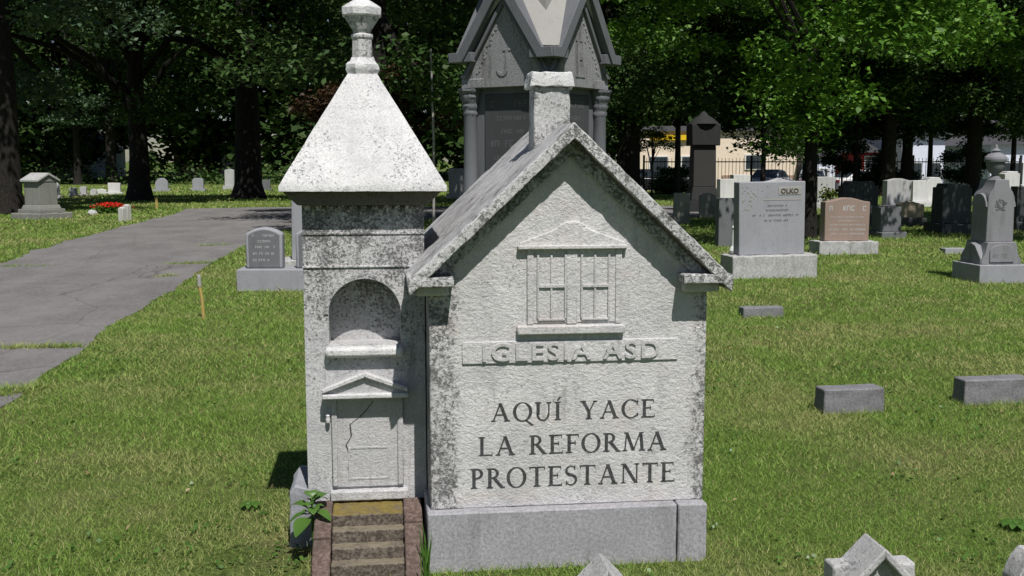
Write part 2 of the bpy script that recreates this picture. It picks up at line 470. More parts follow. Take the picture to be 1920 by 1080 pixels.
# ------------------------------------------------------------------ lettering
def serif_letter(ch):
    T, S, sl, sh = 0.150, 0.066, 0.08, 0.05
    P = []
    def q(x0, y0, x1, y1): P.append([(x0, y0), (x1, y0), (x1, y1), (x0, y1)])
    def dg(x0, y0, x1, y1, w): P.append([(x0 - w / 2, y0), (x0 + w / 2, y0), (x1 + w / 2, y1), (x1 - w / 2, y1)])
    def ser(x, y, w, up):
        a = w / 2 + sl
        if up: P.append([(x - a, y - sh * .6), (x - w / 2, y - sh * 1.6), (x + w / 2, y - sh * 1.6), (x + a, y - sh * .6), (x + a, y), (x - a, y)])
        else: P.append([(x - a, y), (x + a, y), (x + a, y + sh * .6), (x + w / 2, y + sh * 1.6), (x - w / 2, y + sh * 1.6), (x - a, y + sh * .6)])
    def stem(x, w=T, y0=0, y1=1, b=True, t=True):
        q(x - w / 2, y0, x + w / 2, y1)
        if b: ser(x, y0, w, False)
        if t: ser(x, y1, w, True)
    def arc(cx, cy, rx, ry, tx, ty, a0, a1, n=22):
        for i in range(n):
            a, b = R(a0 + (a1 - a0) * i / n), R(a0 + (a1 - a0) * (i + 1) / n)
            P.append([(cx + rx * math.cos(a), cy + ry * math.sin(a)), (cx + rx * math.cos(b), cy + ry * math.sin(b)),
                      (cx + (rx - tx) * math.cos(b), cy + (ry - ty) * math.sin(b)), (cx + (rx - tx) * math.cos(a), cy + (ry - ty) * math.sin(a))])
    def tick(x, y, up, w=0.05, h=0.17):
        s = 1 if up else -1
        P.append([(x - w, y), (x, y), (x + .012, y + s * h), (x - .012, y + s * h)])
    if ch == 'I' or ch == 'Í':
        stem(.16); w = .32
        if ch == 'Í': P.append([(.13, 1.07), (.20, 1.07), (.34, 1.27), (.22, 1.27)])
    elif ch == 'L':
        stem(.16); q(.2, 0, .62, S); tick(.64, 0, True); w = .66
    elif ch in 'EF':
        stem(.16); q(.2, 1 - S, .58, 1); tick(.60, 1, False); q(.2, .50, .46, .50 + S); q(.43, .43, .47, .63); w = .62
        if ch == 'E': q(.2, 0, .62, S); tick(.65, 0, True); w = .67
        else: w = .62
    elif ch == 'A':
        dg(.12, 0, .44, .98, S * 1.1); dg(.76, 0, .44, 1.0, T * 1.05); q(.24, .33, .64, .33 + S); ser(.12, 0, S, False); ser(.76, 0, T, False); w = .92
    elif ch in 'OQ':
        arc(.45, .5, .45, .525, T, .05, 0, 360, 40); w = .90
        if ch == 'Q': P.append([(.42, .02), (.56, .02), (.86, -.26), (.98, -.24), (.70, .0), (.55, .06)])
    elif ch == 'U':
        q(.16 - T / 2, .32, .16 + T / 2, 1); ser(.16, 1, T, True); q(.66 - S / 2, .32, .66 + S / 2, 1); ser(.66, 1, S, True)
        arc(.40 - .012, .33, .303, .355, .10, .07, 180, 360, 20); w = .80
    elif ch == 'C':
        arc(.45, .5, .45, .525, T, .05, 48, 312, 34); P.append([(.70, .78), (.78, .72), (.80, 1.0), (.75, 1.0)]); P.append([(.70, .22), (.76, .05), (.80, .10), (.78, .28)]); w = .82
    elif ch == 'Y':
        q(.40 - T / 2, 0, .40 + T / 2, .48); ser(.40, 0, T, False); dg(.40, .42, .12, 1, T); dg(.42, .42, .68, 1, S); ser(.12, 1, T, True); ser(.69, 1, S, True); w = .80
    elif ch in 'RP':
        stem(.16); arc(.28, .74, .29, .26, T * .9, S, -90, 90, 18); q(.2, 1 - S, .29, 1); q(.2, .48, .29, .48 + S); w = .60
        if ch == 'R': dg(.72, 0, .36, .50, T * 1.15); q(.66, 0, .84, sh); w = .80
    elif ch == 'M':
        dg(.12, 0, .20, 1, S); dg(.52, .02, .20, 1, T); dg(.52, .02, .84, 1, S); dg(.94, 0, .86, 1, T); ser(.12, 0, S, False); ser(.94, 0, T, False); q(.07, 1 - sh, .2, 1); q(.86, 1 - sh, 1.0, 1); w = 1.07
    elif ch == 'N':
        q(.14 - S / 2, 0, .14 + S / 2, 1); q(.76 - S / 2, 0, .76 + S / 2, 1); dg(.76 - .03, 0, .16, 1, T * 1.1); ser(.14, 0, S, False); ser(.76, 1, S, True); q(.03, 1 - sh, .16, 1); w = .90
    elif ch == 'T':
        stem(.36, t=False); q(.02, 1 - S, .70, 1); tick(.05, 1, False); tick(.72, 1, False); w = .74
    elif ch == 'S':
        pts = []
        for i in range(15):
            a = R(35 + (270 - 35) * i / 14); pts.append((.28 + .21 * math.cos(a), .755 + .22 * math.sin(a)))
        for i in range(1, 15):
            a = R(90 - (240) * i / 14); pts.append((.28 + .235 * math.cos(a), .27 + .245 * math.sin(a)))
        n = len(pts)
        wd = [.045 + .095 * math.sin(math.pi * i / (n - 1)) ** 2 for i in range(n)]
        for i in range(n - 1):
            (x0, y0), (x1, y1) = pts[i], pts[i + 1]
            def off(j):
                a = pts[max(j - 1, 0)]; b = pts[min(j + 1, n - 1)]; dx, dy = b[0] - a[0], b[1] - a[1]; l = math.hypot(dx, dy) or 1
                return -dy / l * wd[j] / 2, dx / l * wd[j] / 2
            o0, o1 = off(i), off(i + 1)
            P.append([(x0 - o0[0], y0 - o0[1]), (x1 - o1[0], y1 - o1[1]), (x1 + o1[0], y1 + o1[1]), (x0 + o0[0], y0 + o0[1])])
        P.append([(.42, .78), (.47, .78), (.48, 1.0), (.44, 1.0)]); P.append([(.05, .0), (.09, .0), (.10, .24), (.05, .24)]); w = .56
    else: w = .4
    return w, P

def serif_line(mb, text, x0, x1, z0, z1, y, depth, gap=0.11, space=0.52):
    ls = []; x = 0
    for ch in text:
        if ch == ' ': x += space; continue
        w, P = serif_letter(ch); ls.append((x, P)); x += w + gap
    x -= gap; h = z1 - z0; sx = (x1 - x0) / x
    cnt = 0
    for ox, P in ls:
        for poly in P:
            cnt += 1; e = (cnt % 13) * 0.00006
            pts = [(x0 + (ox + px) * sx, z0 + pz * h) for px, pz in poly]
            a = sum(pts[i][0] * pts[(i + 1) % len(pts)][1] - pts[(i + 1) % len(pts)][0] * pts[i][1] for i in range(len(pts)))
            if a < 0: pts = pts[::-1]
            mb.prism(pts, y - depth - e, y + 0.001)

def text_mesh(name, txt, mat, parent, loc, size, extrude, fit=None, bold=0.0, rot=(math.pi / 2, 0, 0), bevel=0.0, spacing=1.0):
    cu = bpy.data.curves.new(name, 'FONT'); cu.body = txt; cu.size = 1; cu.extrude = extrude; cu.align_x = 'LEFT'; cu.space_character = spacing
    cu.offset = bold; cu.bevel_depth = bevel; cu.resolution_u = 4
    o = bpy.data.objects.new(name, cu); COL.objects.link(o)
    bpy.context.view_layer.update()
    me = bpy.data.meshes.new_from_object(o.evaluated_get(bpy.context.evaluated_depsgraph_get()))
    bpy.data.objects.remove(o); bpy.data.curves.remove(cu)
    v = np.array([x.co[:] for x in me.vertices]); lo, hi = v.min(0), v.max(0)
    W, H = fit
    v[:, 0] = (v[:, 0] - lo[0]) / (hi[0] - lo[0]) * W; v[:, 1] = (v[:, 1] - lo[1]) / (hi[1] - lo[1]) * H
    me.vertices.foreach_set('co', v.astype('f').ravel()); me.update(); me.name = name
    me.materials.clear(); me.materials.append(M[mat])
    o = bpy.data.objects.new(name, me); COL.objects.link(o); o.parent = parent; o.location = loc; o.rotation_euler = rot
    return o

def scribble(mb, x0, x1, z, h, y, seed, duty=0.8):
    """a worn line of cut letters too small to read: short upright, slanted and level cuts"""
    r = random.Random(seed); x = x0
    while x < x1 - h * .5:
        w = h * r.uniform(.45, .75)
        if r.random() < duty:
            k = r.randrange(4); s = h * .16
            mb.box(x, x + s, y - .0018, y + .001, z, z + h)
            if k in (0, 2): mb.box(x + w - s, x + w, y - .0018, y + .001, z, z + h)
            if k in (1, 2): mb.box(x + s, x + w - s, y - .0016, y + .001, z + h * .42, z + h * .58)
            if k in (0, 1, 3): mb.box(x + s, x + w - (s if k == 0 else 0), y - .0016, y + .001, z + h * .84, z + h)
            if k == 3: mb.box(x + s, x + w, y - .0016, y + .001, z, z + h * .16)
        x += w + h * .28

# ------------------------------------------------------------------ the church-shaped tombstone
A7 = R(7)
HX, HY = -0.3253, 3.9794
ch = thing('church_tombstone', 'white weathered marble tombstone shaped like a small gabled church with a pyramid-roofed tower', 'tombstone', (HX, HY, 0), A7)
def mp(x, y, z=0.0):
    c, s = math.cos(A7), math.sin(A7); return (HX + x * c - y * s, HY + x * s + y * c, z)
# granite plinth with its separate end block
b0 = obj('plinth', MB().box(0.0, 0.988, 0.0, 1.18, -0.25, 0.236), 'granite_base', ch, 0.006, rough=(0.06, 0.0028, 11))
b1 = obj('plinth_block', MB().box(0.994, 1.112, -0.002, 1.18, -0.25, 0.2365), 'granite_base', ch, 0.007, rough=(0.05, 0.0028, 11))
# gabled wall
CX, WY = 0.556, 0.05
SL = 0.945                                     # roof slope
def rz(x, top): return top - abs(x - CX) * SL
w = obj('church_wall', MB().prism([(0.015, 0.2365), (1.108, 0.2365), (1.108, rz(1.108, 1.66)), (CX, 1.66), (0.015, rz(0.015, 1.66))], WY, 1.10), 'marble_front', ch, 0.005)
# raised plain panel carrying the epitaph (very shallow)
# roof: two slabs meeting at the ridge
RF, RB = -0.040, 1.17
TOPZ, TH = 1.735, 0.058
for sgn in (-1, 1):
    xe = CX + sgn * 0.622
    poly = [(CX, TOPZ - TH), (CX, TOPZ), (xe, rz(xe, TOPZ)), (xe - sgn * 0.004, rz(xe, TOPZ) - TH * 0.95)]
    if sgn > 0: poly = poly[::-1]
    poly = poly[::-1]
    obj('roof_slope', MB().prism(poly, RF, RB), 'marble_roof', ch, 0.004, rough=(0.035, 0.0042, 26))
# raking moulding under the roof
for sgn in (-1, 1):
    xe = CX + sgn * 0.545
    d = 0.062
    poly = [(CX, TOPZ - TH - 0.004 - d), (CX, TOPZ - TH - 0.004), (xe, rz(xe, TOPZ - TH - 0.004)), (xe, rz(xe, TOPZ - TH - 0.004) - d)]
    if sgn < 0: poly = poly[::-1]
    obj('raking_moulding', MB().prism(poly[::-1], 0.022, 0.052), 'marble_tower', ch, 0.004)
    xf = CX + sgn * 0.623
    fp = [(CX, TOPZ - TH - 0.002), (CX, TOPZ - 0.006), (xf, rz(xf, TOPZ - 0.006)), (xf - sgn * .004, rz(xf, TOPZ) - TH * 0.97)]
    if sgn < 0: fp = fp[::-1]
    obj('verge_stone', MB().prism(fp[::-1], RF - 0.012, RF + 0.02), 'marble_fascia', ch, 0.003, rough=(0.02, 0.0035, 32))
    xs = CX + sgn * 0.60
    so = [(CX, TOPZ - TH - 0.0045), (CX, TOPZ - TH - 0.001), (xs, rz(xs, TOPZ - TH - 0.001)), (xs, rz(xs, TOPZ - TH - 0.0045))]
    if sgn < 0: so = so[::-1]
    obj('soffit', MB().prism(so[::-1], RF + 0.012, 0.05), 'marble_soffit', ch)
# cornice returns
for sgn in (-1, 1):
    x0, x1 = (-0.070, 0.105) if sgn < 0 else (0.985, 1.176)
    obj('cornice_return', MB().box(x0, x1, RF - 0.012, 0.16, 1.122, 1.160), 'marble_fascia', ch, 0.006, rough=(0.02, 0.0025, 40))
    x0, x1 = (-0.035, 0.088) if sgn < 0 else (1.0, 1.142)
    obj('cornice_bracket', MB().box(x0, x1, 0.0, 0.14, 1.085, 1.121), 'marble_trim', ch, 0.008)
# chimney
cy0, cy1 = 0.30, 0.46
cm = obj('chimney', MB().box(0.452, 0.604, cy0, cy1, 1.60, 1.885, 0.004), 'marble_chimney', ch, 0.006, rough=(0.03, 0.003, 25))
obj('chimney_cap', MB().box(0.436, 0.620, cy0 - 0.015, cy1 + 0.015, 1.884, 1.944, 0.012), 'marble_spire', cm, 0.012, rough=(0.02, 0.007, 22))
# double window in relief
wd = obj('window', MB().box(0.392, 0.762, WY - 0.004, WY + 0.02, 0.968, 1.262), 'marble_front', ch, 0.002)
lin = [(0.362, 1.266), (0.772, 1.266), (0.772, 1.280), (0.655, 1.322)]
for i in range(9):
    a = math.pi * (.12 + .76 * i / 8); lin.append((0.567 + 0.062 * math.cos(a), 1.322 + 0.040 * math.sin(a)))
lin += [(0.478, 1.322), (0.362, 1.280)]
obj('lintel', MB().prism(lin, WY - 0.010, WY + 0.01), 'marble_front', wd, 0.004)
obj('lintel_ledge', MB().box(0.354, 0.780, WY - 0.026, WY + 0.01, 1.254, 1.270), 'marble_trim', wd, 0.004)
obj('sill', MB().box(0.352, 0.774, WY - 0.028, WY + 0.01, 0.924, 0.960), 'marble_trim', wd, 0.006)
obj('centre_post', MB().box(0.545, 0.587, WY - 0.011, WY + 0.01, 0.962, 1.254), 'marble_front', wd, 0.004)
for x0, x1 in ((0.392, 0.416), (0.738, 0.762)):
    obj('side_post', MB().box(x0, x1, WY - 0.010, WY + 0.01, 0.962, 1.254), 'marble_front', wd, 0.003)
for x0 in (0.436, 0.607):
    s = MB()
    s.box(x0 + 0.046, x0 + 0.054, WY - 0.010, WY + 0.01, 0.985, 1.236)
    s.box(x0, x0 + 0.103, WY - 0.012, WY + 0.01, 1.105, 1.117)
    s.box(x0 - 0.006, x0 + 0.002, WY - 0.011, WY + 0.01, 0.985, 1.236)
    s.box(x0 + 0.101, x0 + 0.109, WY - 0.011, WY + 0.01, 0.985, 1.236)
    s.box(x0 - 0.002, x0 + 0.105, WY - 0.0105, WY + 0.01, 0.977, 0.985)
    obj('glazing_bars', s, 'marble_trim', wd, 0.0015)
# name band with raised letters
nb = obj('name_band', MB().box(0.140, 0.992, WY - 0.007, WY + 0.02, 0.812, 0.899), 'marble_front', ch, 0.003)
nl = text_mesh('raised_lettering', 'IGLESIA ASD', 'marble_trim', nb, (0.218, WY - 0.0085, 0.822), 1, 0.0058, (0.697, 0.070), 0.014, spacing=1.2)
# the epitaph
ep = MB()
serif_line(ep, 'AQUÍ  YACE', 0.250, 0.905, 0.582, 0.655, WY, 0.0012, space=0.40)
serif_line(ep, 'LA REFORMA', 0.202, 0.955, 0.447, 0.523, WY, 0.0012)
serif_line(ep, 'PROTESTANTE', 0.170, 0.990, 0.316, 0.396, WY, 0.0012)
obj('epitaph_lettering', ep, 'ink_epitaph', ch)

# tower -------------------------------------------------
TY = 0.335
TX0, TX1 = -0.475, 0.010
tcx = -0.2325
NX0, NX1, NZ0, NZS = -0.378, -0.088, 0.845, 0.975       # niche
NR_ = (NX1 - NX0) / 2
DX0, DX1, DZ0, DZ1 = -0.372, -0.084, 0.255, 0.640       # door opening
def tower_front():
    """front wall with an arched niche cut through it"""
    mb = MB(); cx = (NX0 + NX1) / 2; n = 24; D = 0.138; zt = 1.472
    arcp = [(cx + NR_ * math.cos(math.pi * i / n), NZS + NR_ * 0.98 * math.sin(math.pi * i / n)) for i in range(n + 1)]
    # front face strips
    mb.add([(TX0, TY, .196), (TX1, TY, .196), (TX1, TY, NZ0), (TX0, TY, NZ0)], [(0, 1, 2, 3)])
    mb.add([(TX0, TY, NZ0), (NX0, TY, NZ0), (NX0, TY, NZS), (TX0, TY, NZS)], [(0, 1, 2, 3)])
    mb.add([(NX1, TY, NZ0), (TX1, TY, NZ0), (TX1, TY, NZS), (NX1, TY, NZS)], [(0, 1, 2, 3)])
    for i in range(n):
        (xa, za), (xb, zb) = arcp[i], arcp[i + 1]
        ta = TX1 + (TX0 - TX1) * i / n; tb = TX1 + (TX0 - TX1) * (i + 1) / n
        mb.add([(xb, TY, zb), (xa, TY, za), (ta, TY, zt), (tb, TY, zt)], [(0, 1, 2, 3)])
    mb.add([(NX1, TY, NZS), (TX1, TY, NZS), (TX1, TY, zt)], [(0, 1, 2)])
    mb.add([(TX0, TY, NZS), (NX0, TY, NZS), (TX0, TY, zt)], [(0, 1, 2)])
    # niche lining and back
    ring = [(NX1, NZ0)] + arcp + [(NX0, NZ0)]
    for i in range(len(ring) - 1):
        (xa, za), (xb, zb) = ring[i], ring[i + 1]
        mb.add([(xa, TY, za), (xb, TY, zb), (xb, TY + D, zb), (xa, TY + D, za)], [(0, 1, 2, 3)])
    mb.add([(NX0, TY, NZ0), (NX1, TY, NZ0), (NX1, TY + D, NZ0), (NX0, TY + D, NZ0)], [(0, 1, 2, 3)])
    m = len(ring)
    mb.add([(x, TY + D, z) for x, z in ring], [tuple(range(m))])
    # sides, back, top
    Yb = TY + 0.50
    mb.add([(TX0, TY, .196), (TX0, TY, zt), (TX0, Yb, zt), (TX0, Yb, .196)], [(0, 1, 2, 3)])
    mb.add([(TX1, TY, .196), (TX1, Yb, .196), (TX1, Yb, zt), (TX1, TY, zt)], [(0, 1, 2, 3)])
    mb.add([(TX0, Yb, .196), (TX0, Yb, zt), (TX1, Yb, zt), (TX1, Yb, .196)], [(0, 1, 2, 3)])
    mb.add([(TX0, TY, zt), (TX1, TY, zt), (TX1, Yb, zt), (TX0, Yb, zt)], [(0, 1, 2, 3)])
    return mb
tw_mb = tower_front()
tw = obj('tower_wall', tw_mb, 'marble_tower', ch)
# raised border around the arch
ab = MB(); n = 28; cx = (NX0 + NX1) / 2
for i in range(n):
    a0, a1 = math.pi * i / n, math.pi * (i + 1) / n
    r0, r1 = NR_ + 0.001, NR_ + 0.020
    p = [(cx + r0 * math.cos(a0), NZS + r0 * .98 * math.sin(a0)), (cx + r1 * math.cos(a0), NZS + r1 * .98 * math.sin(a0)),
         (cx + r1 * math.cos(a1), NZS + r1 * .98 * math.sin(a1)), (cx + r0 * math.cos(a1), NZS + r0 * .98 * math.sin(a1))]
    ab.prism(p, TY - 0.006, TY + 0.01)
obj('arch_border', ab, 'marble_tower', tw)
obj('niche_sill', MB().box(-0.394, -0.074, TY - 0.042, TY + 0.02, 0.800, 0.843), 'marble_spire', tw, 0.014, rough=None)
# string course and cornice below the eaves
obj('string_course', MB().box(TX0 - .004, TX1 + .002, TY - 0.006, TY + 0.02, 1.162, 1.172), 'marble_tower', tw, 0.003)
obj('frieze_band', MB().box(TX0 - .006, TX1 + .004, TY - 0.005, TY + 0.02, 1.296, 1.306), 'marble_tower', tw, 0.002)
den = MB(); x = TX0 + 0.012
while x < TX1 - 0.02:
    den.box(x, x + 0.024, TY - 0.026, TY + 0.01, 1.395, 1.415); x += 0.044
obj('dentils', den, 'marble_tower', tw, 0.003)
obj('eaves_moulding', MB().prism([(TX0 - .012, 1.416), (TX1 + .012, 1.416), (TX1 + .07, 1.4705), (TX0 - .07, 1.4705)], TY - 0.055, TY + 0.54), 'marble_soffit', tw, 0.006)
# door in relief
dr = obj('door', MB().box(DX0, DX1, TY - 0.010, TY + 0.01, DZ0, DZ1), 'marble_door', tw, 0.003)
ped = [(-0.402, 0.640), (-0.066, 0.640), (-0.066, 0.668), (-0.236, 0.742), (-0.402, 0.672)]
obj('pediment_field', MB().prism(ped, TY - 0.048, TY + 0.01), 'marble_tower', dr, 0.004)
for sgn in (-1, 1):
    xe = -0.236 + sgn * 0.172
    pl = [(-0.236, 0.724), (-0.236, 0.746), (xe, 0.678), (xe, 0.660)]
    if sgn > 0: pl = pl[::-1]
    obj('pediment_moulding', MB().prism(pl, TY - 0.068, TY - 0.044), 'marble_spire', dr, 0.004)
obj('pediment_ledge', MB().box(-0.408, -0.062, TY - 0.070, TY + 0.01, 0.637, 0.657), 'marble_spire', dr, 0.005)
for x0, x1 in ((-0.374, -0.352), (-0.108, -0.084)):
    obj('door_post', MB().box(x0, x1, TY - 0.020, TY + 0.008, 0.262, 0.637), 'marble_door', dr, 0.004)
fr = MB()
for z0, z1 in ((0.285, 0.425),):
    for a, b, c_, d_ in ((-0.300, -0.150, z1 - .010, z1), (-0.300, -0.150, z0, z0 + .010), (-0.310, -0.300, z0, z1), (-0.150, -0.140, z0, z1)):
        fr.box(a, b, TY - 0.0120, TY, c_, d_)
obj('panel_frame', fr, 'marble_door', dr, 0.002)
ck = MB(); pk_ = [(-.205, .615), (-.235, .575), (-.262, .548), (-.300, .520), (-.296, .470), (-.318, .432), (-.300, .385), (-.312, .330)]
for i in range(len(pk_) - 1):
    (xa, za), (xb, zb_) = pk_[i], pk_[i + 1]; wv_ = .0022 + .0008 * (i % 2)
    ck.prism([(xb - wv_, zb_), (xb + wv_, zb_), (xa + wv_, za), (xa - wv_, za)], TY - 0.0108, TY - 0.009)
obj('crack', ck, 'ink_dark', dr)
obj('threshold', MB().box(-0.384, -0.066, TY - 0.040, TY + 0.02, 0.204, 0.246), 'marble_tower', dr, 0.006, rough=(0.02, 0.003, 40))
obj('capital_stub', MB().lathe([(.003, .528), (.008, .533), (.010, .546), (.007, .554), (.009, .562), (.003, .567)], -0.388, TY - 0.020, 10), 'marble_spire', dr, smooth=True)
# pyramid roof
ex0, ex1, ey0 = -0.556, 0.098, TY - 0.098
ey1 = ey0 + (ex1 - ex0)
pcx, pcy = (ex0 + ex1) / 2, (ey0 + ey1) / 2
tz, hw = 1.945, 0.060
py = MB()
py.add([(ex0, ey0, 1.471), (ex1, ey0, 1.471), (ex1, ey1, 1.471), (ex0, ey1, 1.471),
        (ex0, ey0, 1.492), (ex1, ey0, 1.492), (ex1, ey1, 1.492), (ex0, ey1, 1.492),
        (pcx - hw, pcy - hw, tz), (pcx + hw, pcy - hw, tz), (pcx + hw, pcy + hw, tz), (pcx - hw, pcy + hw, tz)],
       [(3, 2, 1, 0), (0, 1, 5, 4), (1, 2, 6, 5), (2, 3, 7, 6), (3, 0, 4, 7), (4, 5, 9, 8), (5, 6, 10, 9), (6, 7, 11, 10), (7, 4, 8, 11), (8, 9, 10, 11)])
ps = obj('tower_roof', py, 'marble_spire', ch, 0.005, rough=(0.04, 0.0018, 18))
fn = MB().lathe([(.062, 1.925), (.064, 1.945), (.074, 1.965), (.072, 1.985), (.054, 2.000), (.048, 2.015)], pcx, pcy, 8, R(22.5))
fo = obj('finial', fn, 'marble_spire', ps, rough=(0.02, 0.005, 30))
obj('finial_neck', MB().lathe([(.046, 2.010), (.043, 2.090), (.049, 2.094), (.049, 2.106), (.040, 2.112)], pcx, pcy, 8, R(22.5)), 'marble_chimney', ps, 0.003)
obj('finial_crown', MB().lathe([(.037, 2.110), (.042, 2.128), (.074, 2.174), (.076, 2.180)], pcx, pcy, 8, R(22.5)), 'marble_chimney', ps, 0.002)
obj('finial_top', MB().lathe([(.076, 2.179), (.086, 2.183), (.087, 2.214), (.070, 2.226), (.030, 2.250), (.010, 2.262)], pcx, pcy, 8, R(22.5)), 'marble_spire', ps, 0.003)
# tower's own plinth, hidden by the steps except on its left
obj('tower_plinth', MB().box(-0.555, -0.012, TY + 0.04, TY + 0.55, -0.2, 0.195), 'marble_marker', ch, 0.01)
obj('plinth_corner', MB().prism([(-0.560, -0.2), (-0.440, -0.2), (-0.440, 0.19), (-0.478, 0.245), (-0.530, 0.262), (-0.552, 0.235)], TY + 0.01, TY + 0.30), 'granite_grey', ch, 0.015, rough=(0.03, 0.006, 14))

# ------------------------------------------------------------------ brownstone steps
SO = thing('stone_steps', 'mossy brownstone steps leading up to the tower door', 'steps', mp(-0.23, 0.30), A7)
sx0, sx1 = -0.142, 0.140
zt = [0.196, 0.150, 0.102, 0.054]
yf = [-0.150, -0.205, -0.262, -0.320]
yb = 0.030
for i in range(4):
    back = yb if i == 0 else yf[i - 1] + 0.004
    lo = -0.1
    obj('step', MB().box(sx0 + 0.001, sx1 - 0.001, yf[i], back, lo, zt[i]), 'mossy_step' if i == 0 else 'lit_tread_step', SO, 0.006, rough=(0.014, 0.0042, 40))
for x0, x1, cut in ((-0.212, -0.144, -0.24), (0.142, 0.214, -0.195)):
    for ya, yb_ in ((-0.005, cut + 0.003), (cut - 0.003, -0.40)):
        za = lambda y: 0.214 if y > -0.15 else 0.214 - (-0.15 - y) * 0.84
        pts = [(x0, ya, -0.1), (x1, ya, -0.1), (x1, yb_, -0.1), (x0, yb_, -0.1), (x0, ya, za(ya)), (x1, ya, za(ya)), (x1, yb_, za(yb_)), (x0, yb_, za(yb_))]
        obj('side_block', MB().add(pts, [(0, 1, 2, 3), (7, 6, 5, 4), (0, 4, 5, 1), (1, 5, 6, 2), (2, 6, 7, 3), (3, 7, 4, 0)]), 'brownstone', SO, 0.006, rough=(0.02, 0.0035, 35))

# ------------------------------------------------------------------ leaf and grass generators
def leaf_mesh(name, C, nrm, L, W, mat, parent=None, fold=0.0, rot=None, r=None):
    """rhombic leaves: C centres (n,3), nrm normals (n,3), L lengths, W widths"""
    r = r or rng
    n = len(C)
    nrm = nrm / np.linalg.norm(nrm, axis=1, keepdims=True)
    a = r.normal(size=(n, 3)); a -= nrm * (a * nrm).sum(1, keepdims=True); a /= np.linalg.norm(a, axis=1, keepdims=True)
    b = np.cross(nrm, a)
    L = np.asarray(L).reshape(-1, 1); W = np.asarray(W).reshape(-1, 1)
    v = np.empty((n, 4, 3))
    v[:, 0] = C - a * L / 2; v[:, 1] = C + b * W / 2 - a * L * .08 + nrm * L * .1; v[:, 2] = C + a * L / 2 ; v[:, 3] = C - b * W / 2 - a * L * .08 + nrm * L * .1
    me = bpy.data.meshes.new(name)
    me.vertices.add(n * 4); me.vertices.foreach_set('co', v.astype('f').ravel())
    me.loops.add(n * 4); me.loops.foreach_set('vertex_index', np.arange(n * 4, dtype='i'))
    me.polygons.add(n); me.polygons.foreach_set('loop_start', np.arange(0, n * 4, 4, dtype='i'))
    me.update(calc_edges=True); me.materials.append(M[mat])
    o = bpy.data.objects.new(name, me); COL.objects.link(o)
    if parent is not None: o.parent = parent
    return o

def clump_leaves(cent, rad, per, Ls, r, flat=0.5, up=0.9, spread=0.9):
    n = len(cent) * per
    C = np.repeat(cent, per, 0); rr = np.repeat(rad, per)[:, None]
    off = r.normal(size=(n, 3)); off /= np.maximum(np.linalg.norm(off, axis=1, keepdims=True), .3) ; off *= r.random((n, 1)) ** 0.45
    off[:, 2] *= flat
    C = C + off * rr
    C[:, 2] -= 0.18 * (off[:, 0] ** 2 + off[:, 1] ** 2) * rr[:, 0]
    N = r.normal(size=(n, 3)) * spread; N[:, 2] = np.abs(N[:, 2]) * .5 + up
    L = Ls * r.uniform(.65, 1.3, n)
    return C, N, L

# gaps in the canopy: clumps whose shadow would fall on the lawns that lie in the sun are missing
SUNNY = [(-40, -2.6, 46.5, 66), (0.5, 13, 9, 19.6), (10.6, 18.5, 32.5, 43), (6.0, 9.4, 31, 40), (-16, -2, 10, 23), (-13.2, -8.2, 22, 33.5)]
def gaps(c):
    gx_ = c[:, 0] - sv.x / sv.z * c[:, 2]; gy_ = c[:, 1] - sv.y / sv.z * c[:, 2]
    k = np.ones(len(c), bool)
    for (xa, xb, ya, yb_) in SUNNY: k &= ~((gx_ > xa - .6) & (gx_ < xb + .6) & (gy_ > ya - .6) & (gy_ < yb_ + .6))
    return k

